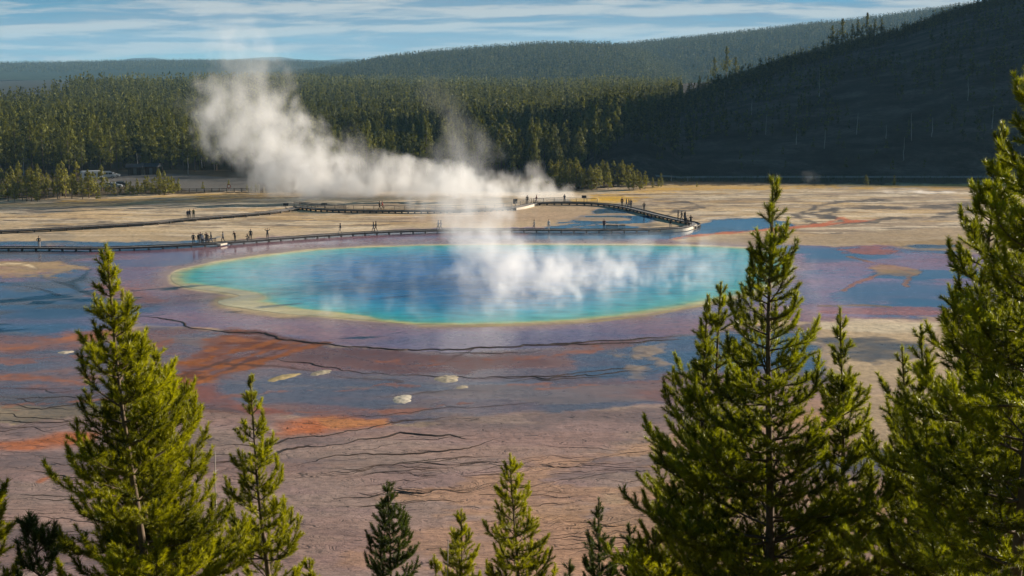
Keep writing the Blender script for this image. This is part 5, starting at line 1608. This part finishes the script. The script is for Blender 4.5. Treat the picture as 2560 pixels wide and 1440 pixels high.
# the lot's low log fence and the round warning sign
def lot_fence():
    pts = [(455, 481), (520, 480.5), (600, 480), (690, 482)]
    p = path_pts(pts, 1.0, 0)
    t = thing('log_fence', 'low dark log fence between the parking road and the golden meadow edge', 'fence', (p[0][0], p[0][1], 0))
    q = p - p[0]
    for h in (.55, .95):
        V, F, al = strip(q, -.06, .06, h - .06, h + .06); link('rail', mesh_from('rail', V, F, [M['wood_dark']]), t)
    m_ = MB(); m_.box((0, 0, .55), (.2, .2, 1.15), bev=.03); me = mesh_from('post', np.concatenate(m_.v), m_.f, [M['wood_dark']])
    L = np.sum(np.linalg.norm(np.diff(q, axis=0), axis=1)); n = int(L / 2.0)
    for k in range(n + 1):
        c, tt = at_along(q, k * L / n); link('post', me, t, (c[0], c[1], 0))
lot_fence()
def round_sign():
    b = G(573, 483)
    t = thing('road_sign', 'small red and white sign on a post beside the low log fence', 'sign', (b[0], b[1], 0))
    m_ = MB(); m_.box((0, 0, .8), (.09, .09, 1.6)); m_.build('post', M['wood_grey'], t)
    an = np.linspace(0, 2 * math.pi, 8, endpoint=False) + math.pi / 8
    for nm, r, y, mt in (('panel', .55, -.08, CL['red']), ('white_bar', .36, -.12, CL['white'])):
        m_ = MB(); V = [(r * math.cos(a), y, 1.9 + r * math.sin(a)) for a in an] + [(r * math.cos(a), y + .03, 1.9 + r * math.sin(a)) for a in an]
        m_.add(V, [tuple(range(8))[::-1], tuple(range(8, 16))] + [(i, (i + 1) % 8, 8 + (i + 1) % 8, 8 + i) for i in range(8)])
        m_.build(nm, mt, t)
round_sign()
for u, v, h, lab in ((647, 483, 2.4, 'pale marker post beside the steam at the end of the log fence'), (660, 483, 1.9, 'shorter pale marker post touching the steam past the log fence')):
    b = G(u, v); m_ = MB(); m_.box((0, 0, h / 2), (.3, .3, h), bev=.04)
    tag(m_.build('marker_post', M['wood_pale'], None, loc=b), lab, 'post')

# pale sinter mounds standing out of the runoff apron
def mound(u, v, w, d, h, seed, label, col=(.42, .36, .27), rz=0.0):
    rng = np.random.default_rng(seed)
    b = G(u, v)
    n, k = 40, 12
    a = np.linspace(0, 2 * math.pi, n, endpoint=False)
    edge = .62 + .5 * vnoise(np.cos(a) * 1.6 + seed, np.sin(a) * 1.6, seed) + .22 * vnoise(np.cos(a) * 5 + seed, np.sin(a) * 5, seed)
    V = []
    for j in range(k + 1):
        r = j / k
        x = np.cos(a) * edge * r * w / 2; y = np.sin(a) * edge * r * d / 2
        z = .28 * h * (1 - r ** 2.2) * (.55 + .9 * vnoise(x * 2.2 + seed, y * 2.2, seed)) - .06 * r
        V.append(np.stack([x, y, z], 1))
    V = np.concatenate(V)
    F = [(j * n + i, j * n + (i + 1) % n, (j + 1) * n + (i + 1) % n, (j + 1) * n + i) for j in range(k) for i in range(n)]
    me = mesh_from('sinter_mound', V, F, [simple_mat('pale_sinter', col, .9, .45, 2.5, .15, bump=.6)], True)
    tag(link('sinter_mound', me, None, b, rz), label, 'mound', 'pale sinter mounds on the runoff apron')
mound(710, 943, 2.7, 6.2, .35, 1, 'tan streaked sinter mound between the rusty fan and the slender upright pine', (.40, .31, .16), -.5)
mound(803, 932, 2.3, 5.0, .35, 2, 'grey tan sinter mound on the dark channel beside the tan streaked one', (.36, .31, .23), -.6)
mound(1118, 947, 3.4, 5.0, .4, 3, 'bright rounded sinter mound on the dark channel lines, largest of the pale mounds')
mound(1155, 968, 2.2, 2.6, .2, 4, 'small flat white sinter patch just below the bright rounded mound')
mound(1004, 998, 2.6, 5.2, .4, 5, 'white triangular sinter mound alone above the dark terrace rims', (.50, .45, .37))
mound(165, 881, 2.6, 2.9, .25, 6, 'slim white sinter sliver beside the tall yellow green pine with forked tip', (.52, .45, .35))
#@@PART5
# ================================================================== STEAM
def lathe_hull(rings, n=20):
    """closed hull through rings: (z, xc, yc, rx, ry)"""
    a = np.linspace(0, 2 * math.pi, n, endpoint=False)
    V = []; F = []
    for z, xc, yc, rx, ry in rings:
        V += [(xc + rx * math.cos(t), yc + ry * math.sin(t), z) for t in a]
    for j in range(len(rings) - 1):
        for i in range(n):
            F.append((j * n + i, j * n + (i + 1) % n, (j + 1) * n + (i + 1) % n, (j + 1) * n + i))
    F.append(tuple(range(n))[::-1]); F.append(tuple((len(rings) - 1) * n + i for i in range(n)))
    return V, F

def volume_mat(name, dens, color=(.94, .955, .985), aniso=.25, step=1.0):
    m, nt, out = material(name)
    p = nt.node('ShaderNodeVolumePrincipled')
    p.inputs['Color'].default_value = (*color, 1); p.inputs['Anisotropy'].default_value = aniso
    p.inputs['Density'].default_value = dens
    nt.L.new(p.outputs[0], out.inputs['Volume'])
    m.cycles.volume_step_rate = step
    return m

def vapour(o, dens, lo, hi, vox, step):
    """fill the hull object o with a voxel density field"""
    mat = volume_mat(o.name.split('.')[0] + '_vapour', 1.0, step=step)
    o.data.materials.append(mat)
    tree = bpy.data.node_groups.new('vapour_field', 'GeometryNodeTree')
    tree.interface.new_socket('Geometry', in_out='INPUT', socket_type='NodeSocketGeometry')
    tree.interface.new_socket('Geometry', in_out='OUTPUT', socket_type='NodeSocketGeometry')
    nt = NT(tree)
    go = nt.node('NodeGroupOutput')
    vc = nt.node('GeometryNodeVolumeCube')
    P = nt.node('GeometryNodeInputPosition').outputs[0]
    nt.L.new(dens(nt, P), vc.inputs['Density'])
    vc.inputs['Min'].default_value = lo; vc.inputs['Max'].default_value = hi
    for k, s in enumerate(('Resolution X', 'Resolution Y', 'Resolution Z')):
        vc.inputs[s].default_value = max(8, int((hi[k] - lo[k]) / vox[k]))
    sm = nt.node('GeometryNodeSetMaterial'); sm.inputs['Material'].default_value = mat
    nt.L.new(vc.outputs[0], sm.inputs[0]); nt.L.new(sm.outputs[0], go.inputs[0])
    md = o.modifiers.new('vapour', 'NODES'); md.node_group = tree

def plume(name, label, Y, pts, depth, amp, nscale, step, seed=0.0, contrast=1.0, erode=.0, yshift=0.0):
    """column of steam at distance Y. pts: (v, u centre, half width px, density, depth half width m)"""
    R = []
    for v, u, hw, de, dy in pts:
        c = atY(u, v, Y); k = Y / FPX * 1.02
        R.append((max(c[2], .04), c[0], hw * k, de, dy))
    R.sort()
    org = np.array((R[0][1], Y, 0))
    z0, z1 = R[0][0], R[-1][0]
    def dens(nt, P):
        # turbulent displacement of the column
        w = nt.vmath('SUBTRACT', nt.noise(nt.vmath('ADD', P, (seed, seed * 2, 0)), nscale * .45, 2, .5, color=True), (.5, .5, .5))
        amp_w = .55 / nscale
        Q = nt.vmath('ADD', P, nt.vmath('MULTIPLY', w, (amp_w, amp_w, amp_w * 1.1)))
        q = nt.xyz(Q)
        zc = q[2]
        xs = [r[1] - org[0] for r in R]; ws = [r[2] for r in R]; ds = [r[3] for r in R]; dy = [r[4] for r in R]
        def cv(vals):
            lo, hi = min(vals) - 1e-3, max(vals) + 1e-3
            return nt.curve(zc, [(r[0], val) for r, val in zip(R, vals)], z0, z1, lo, hi)
        xc, hw, dn, dp = cv(xs), cv(ws), cv(ds), cv(dy)
        ex = nt.math('DIVIDE', nt.math('SUBTRACT', q[0], xc), hw)
        ey = nt.math('DIVIDE', nt.math('SUBTRACT', q[1], nt.math('MULTIPLY', zc, yshift)), dp)
        r2 = nt.math('ADD', nt.math('MULTIPLY', ex, ex), nt.math('MULTIPLY', ey, ey))
        fall = nt.math('SUBTRACT', 1.0, nt.math('SQRT', r2))
        n = nt.noise(nt.vmath('ADD', nt.vmath('MULTIPLY', P, (1, 1, .8)), (seed * 3, 0, seed)), nscale, 4, .58)
        e = nt.math('ADD', nt.math('MULTIPLY', fall, 1.15), nt.math('MULTIPLY', nt.math('SUBTRACT', n, .5 + erode), 2.4 * contrast))
        s = nt.mapr(e, .02, .75, 0, 1, True)
        n2 = nt.mapr(n, .35, .65, .35, 1.3)
        return nt.math('MULTIPLY', nt.math('MULTIPLY', s, n2), nt.math('MULTIPLY', dn, amp))
    rings = []
    for z, x, hw, de, dy in R:
        rings.append((z, x - org[0], yshift * z, hw * 1.25 + 1.0, dy * 1.25 + 1.0))
    rings[0] = (max(.05, rings[0][0] - .3), *rings[0][1:])
    V, F = lathe_hull(rings)
    V = np.array(V)
    o = link(name, mesh_from(name, V, F), None, org)
    vox = min(.5, max(.22, (z1 - z0) / 90))
    vapour(o, dens, tuple(V.min(0)), tuple(V.max(0)), (vox,) * 3, step)
    tag(o, label, None, 'steam over the hot springs', 'stuff')

plume('steam', 'thick white steam column leaning up and away from behind the railed boardwalk', 368,
      [(508, 850, 170, 1.0, 16), (480, 815, 170, 1.0, 15), (450, 785, 165, .95, 14), (400, 722, 168, .8, 13), (350, 668, 168, .62, 12), (300, 630, 165, .55, 11), (250, 608, 150, .46, 10), (215, 602, 135, .32, 9), (180, 612, 125, .28, 9), (140, 602, 105, .2, 9), (90, 588, 88, .15, 8), (50, 580, 76, .07, 7), (18, 575, 60, .0, 5)],
      14, .13, .18, 1.0, 3.0, 1.3)
plume('steam', 'low rolling bank of white steam behind the railed boardwalk', 366,
      [(508, 1100, 330, 1.0, 12), (480, 1080, 320, .95, 12), (455, 1050, 310, .85, 11), (430, 1000, 260, .65, 10), (405, 950, 180, .5, 8), (380, 900, 90, .3, 6), (330, 880, 36, .06, 5), (300, 880, 20, .0, 3)],
      12, .13, .2, 1.0, 9.0, 1.25, .0)
plume('steam', 'bright column of steam rising from the middle of the blue pool', 226,
      [(716, 1300, 190, .75, 14), (690, 1290, 165, 1.0, 11), (660, 1265, 130, 1.1, 9), (630, 1240, 112, 1.1, 8), (600, 1215, 108, 1.0, 8), (560, 1190, 120, .75, 8), (520, 1170, 140, .6, 9), (470, 1150, 140, .42, 9), (420, 1150, 115, .32, 8), (370, 1160, 85, .22, 7), (320, 1150, 62, .12, 6), (270, 1110, 62, .06, 6), (220, 1085, 70, .035, 6), (180, 1080, 40, .0, 4)],
      9, .105, .28, 1.0, 15.0, 1.25, .0)
plume('steam', 'thin wisp of steam rising beside the clump of pines before the hill', 352,
      [(500, 1385, 120, .5, 7), (480, 1360, 90, .6, 6), (460, 1345, 60, .5, 5), (430, 1338, 36, .3, 4), (400, 1345, 22, .0, 3)], 6, .14, .3, 1.0, 21.0, 1.1)
plume('steam', 'thin low steam drifting over the golden edge under the hill', 372,
      [(497, 2330, 140, .8, 4), (488, 2310, 130, .7, 4), (478, 2270, 90, .35, 3), (466, 2220, 50, .0, 2)], 4, .16, .35, 1.0, 27.0, 1.1, .03)
plume('steam', 'small puff of steam before the shaded foot of the hill', 400,
      [(466, 2035, 14, .15, 2), (450, 2028, 26, .3, 3), (438, 2022, 24, .35, 3), (428, 2018, 12, .0, 2)], 4, .06, .5, 1.0, 33.0, 1.4)

def pool_mist():
    """thin, torn mist lying on the pool"""
    P = np.array([G(u, v, .05)[:2] for u, v in catmull(POOL_PX, n=6, closed=True)])
    c = P.mean(axis=0)
    org = np.array((c[0], c[1], 0))
    q = c + (P - c) * 1.03 - c
    n = len(q); Ht = 6.0
    V = [(a, b, .06) for a, b in q] + [(a * .98, b * .98, Ht * .6) for a, b in q] + [(a * .93 - 1.0, b * .93, Ht) for a, b in q]
    F = [(j * n + i, j * n + (i + 1) % n, (j + 1) * n + (i + 1) % n, (j + 1) * n + i) for j in range(2) for i in range(n)]
    F += [tuple(range(n))[::-1], tuple(2 * n + i for i in range(n))]
    blobs = [(1340, 740, 12, 14, 1.5), (1480, 705, 15, 8, 1.1), (1620, 715, 14, 8, .9), (1570, 645, 17, 9, .5), (1800, 680, 10, 8, .4), (1250, 785, 7, 5, .6), (830, 720, 9, 12, .22), (980, 700, 8, 11, .16), (880, 787, 7, 4, .5), (620, 700, 8, 6, .14), (1080, 795, 6, 4, .3), (1740, 655, 9, 7, .4), (1130, 640, 8, 8, .2), (1430, 655, 12, 9, .5), (1380, 690, 14, 12, .7)]
    def dens(nt, X):
        w = nt.vmath('SUBTRACT', nt.noise(X, .10, 2, .5, color=True), (.5, .5, .5))
        Q = nt.vmath('ADD', X, nt.vmath('MULTIPLY', w, (6, 6, 2.0)))
        x = nt.xyz(Q)
        tot = None
        for u, v, rx, ry, s in blobs:
            g = G(u, v, 0) - org
            e = nt.math('ADD', nt.math('POWER', nt.math('ABSOLUTE', nt.math('DIVIDE', nt.math('SUBTRACT', x[0], float(g[0])), float(rx))), 2.0),
                        nt.math('POWER', nt.math('ABSOLUTE', nt.math('DIVIDE', nt.math('SUBTRACT', x[1], float(g[1])), float(ry))), 2.0))
            t = nt.math('MULTIPLY', nt.mapr(e, 1.4, .0, 0, 1, True), float(s))
            tot = t if tot is None else nt.math('ADD', tot, t)
        tot = nt.math('ADD', tot, .06)
        n1 = nt.noise(nt.vmath('ADD', nt.vmath('MULTIPLY', Q, (1, .7, .55)), (3.7, 0, 0)), .36, 4, .6)
        s = nt.mapr(n1, .46, .74, 0, 1, True)
        zz = nt.xyz(X)[2]
        f = nt.math('MULTIPLY', nt.mapr(zz, .0, Ht, 1.0, 0.0, True), nt.mapr(zz, .05, .5, .35, 1.0))
        return nt.math('MULTIPLY', nt.math('MULTIPLY', nt.math('MULTIPLY', s, tot), f), .17)
    V = np.array(V)
    o = link('steam', mesh_from('steam', V, F), None, org)
    vapour(o, dens, tuple(V.min(0)), tuple(V.max(0)), (.45, .45, .3), 1.0)
    tag(o, 'thin torn mist lying over the surface of the blue pool', None, 'steam over the hot springs', 'stuff')
pool_mist()

# ------------------------------------------------------------------ air
def haze():
    m_ = MB(); m_.box((0, 6600, 130), (26000, 16400, 290))
    me = mesh_from('haze', np.concatenate(m_.v), m_.f, [volume_mat('hazy_air', HAZE_D, (.33, .62, .92), .0)])
    tag(link('haze', me), None, None, None, 'stuff')
HAZE_D = .000062
haze()

# ================================================================== SKY, SUN, CAMERA
world = bpy.data.worlds.new('World'); SC.world = world
world.use_nodes = True
world.node_tree.nodes.clear()
nt = NT(world.node_tree)
wo = nt.node('ShaderNodeOutputWorld'); bg = nt.node('ShaderNodeBackground')
dirv = nt.node('ShaderNodeTexCoord').outputs['Generated']
d = nt.xyz(dirv)
CLOUD_HI, CLOUD_LO = (5.4, 5.25, 4.9), (1.6, 2.5, 3.4)
sky = nt.node('ShaderNodeTexSky')
sky.sky_type = 'NISHITA'; sky.sun_disc = False
sky.sun_elevation = SUN_EL; sky.sun_rotation = SUN_AZ
sky.altitude = 2200; sky.air_density = 1.0; sky.dust_density = .6; sky.ozone_density = 2.0
zlift = nt.math('ADD', nt.math('MULTIPLY', nt.math('MAXIMUM', d[2], 0.0), 5.0), .075)
nt.put(sky.inputs[0], nt.vmath('NORMALIZE', nt.comb(d[0], d[1], zlift)))
hs = nt.node('ShaderNodeHueSaturation'); hs.inputs['Saturation'].default_value = 1.25; hs.inputs['Hue'].default_value = .472
nt.L.new(sky.outputs[0], hs.inputs['Color'])
yy = nt.math('MAXIMUM', nt.math('ABSOLUTE', d[1]), .05)
az = nt.math('DIVIDE', d[0], yy); el = nt.math('DIVIDE', d[2], yy)
# thin banked cloud, seen almost edge-on
rise = nt.math('ADD', el, nt.math('MULTIPLY', az, -.010))
cc = nt.comb(nt.math('MULTIPLY', az, 10.5), nt.math('MULTIPLY', rise, 130.0), 3.3)
wv = nt.vmath('SUBTRACT', nt.noise(nt.vmath('MULTIPLY', cc, (.6, .5, 1)), 1.0, 3, .5, color=True), (.5, .5, .5))
cw = nt.vmath('ADD', cc, nt.vmath('MULTIPLY', wv, (1.4, .9, 0)))
c1 = nt.noise(cw, 1.0, 8, .62)
c2 = nt.noise(nt.vmath('MULTIPLY', cc, (.22, .30, 1)), 1.0, 3, .5)
cm = nt.math('ADD', nt.math('MULTIPLY', c1, .62), nt.math('MULTIPLY', c2, .60))
cov = nt.curve(el, [(-.05, .3), (.0, .50), (.012, .58), (.026, .66), (.038, .62), (.047, .40), (.07, .25), (.2, .2)], -.05, .2, 0, 1)
cov = nt.math('ADD', cov, nt.mapr(az, -.1, .35, -.02, .10))
cl = nt.mapr(nt.math('ADD', cm, nt.math('MULTIPLY', nt.math('SUBTRACT', cov, .5), .5)), .515, .70, 0, 1, True)
lit = nt.noise(nt.vmath('ADD', cw, (.25, -.55, 0)), 1.0, 6, .6)
shade = nt.mapr(nt.math('SUBTRACT', c1, lit), -.13, .13, 1, 0, True)
ccol = nt.mix(shade, CLOUD_HI, CLOUD_LO)
col = nt.mix(nt.math('MULTIPLY', cl, .8), hs.outputs[0], ccol)
nt.put(bg.inputs['Color'], col); bg.inputs['Strength'].default_value = .05
nt.L.new(bg.outputs[0], wo.inputs['Surface'])

sun = bpy.data.lights.new('sun', 'SUN'); sun.energy = 5.0; sun.angle = math.radians(.53); sun.color = (1.0, .86, .68)
so = link('sun', sun); so.rotation_euler = SUN_DIR.to_track_quat('Z', 'Y').to_euler()

cam = bpy.data.cameras.new('camera'); cam.sensor_width = 36; cam.lens = 36 * FPX / 2560
cam.clip_start = .5; cam.clip_end = 40000
co = link('camera', cam, None, (0, 0, CAM_H)); co.rotation_euler = (math.pi / 2 - PITCH, 0, 0)
SC.camera = co

SC.render.engine = 'CYCLES'
SC.view_settings.view_transform = 'Standard'; SC.view_settings.look = 'None'; SC.view_settings.gamma = 1.0; SC.view_settings.exposure = 1.3
cy = SC.cycles
cy.max_bounces = 5; cy.diffuse_bounces = 2; cy.glossy_bounces = 2; cy.transmission_bounces = 2; cy.transparent_max_bounces = 8; cy.volume_bounces = 2
cy.use_denoising = True
try: cy.denoiser = 'OPENIMAGEDENOISE'
except Exception: pass
cy.adaptive_threshold = .02
cy.volume_max_steps = 256
cy.caustics_reflective = False; cy.caustics_refractive = False
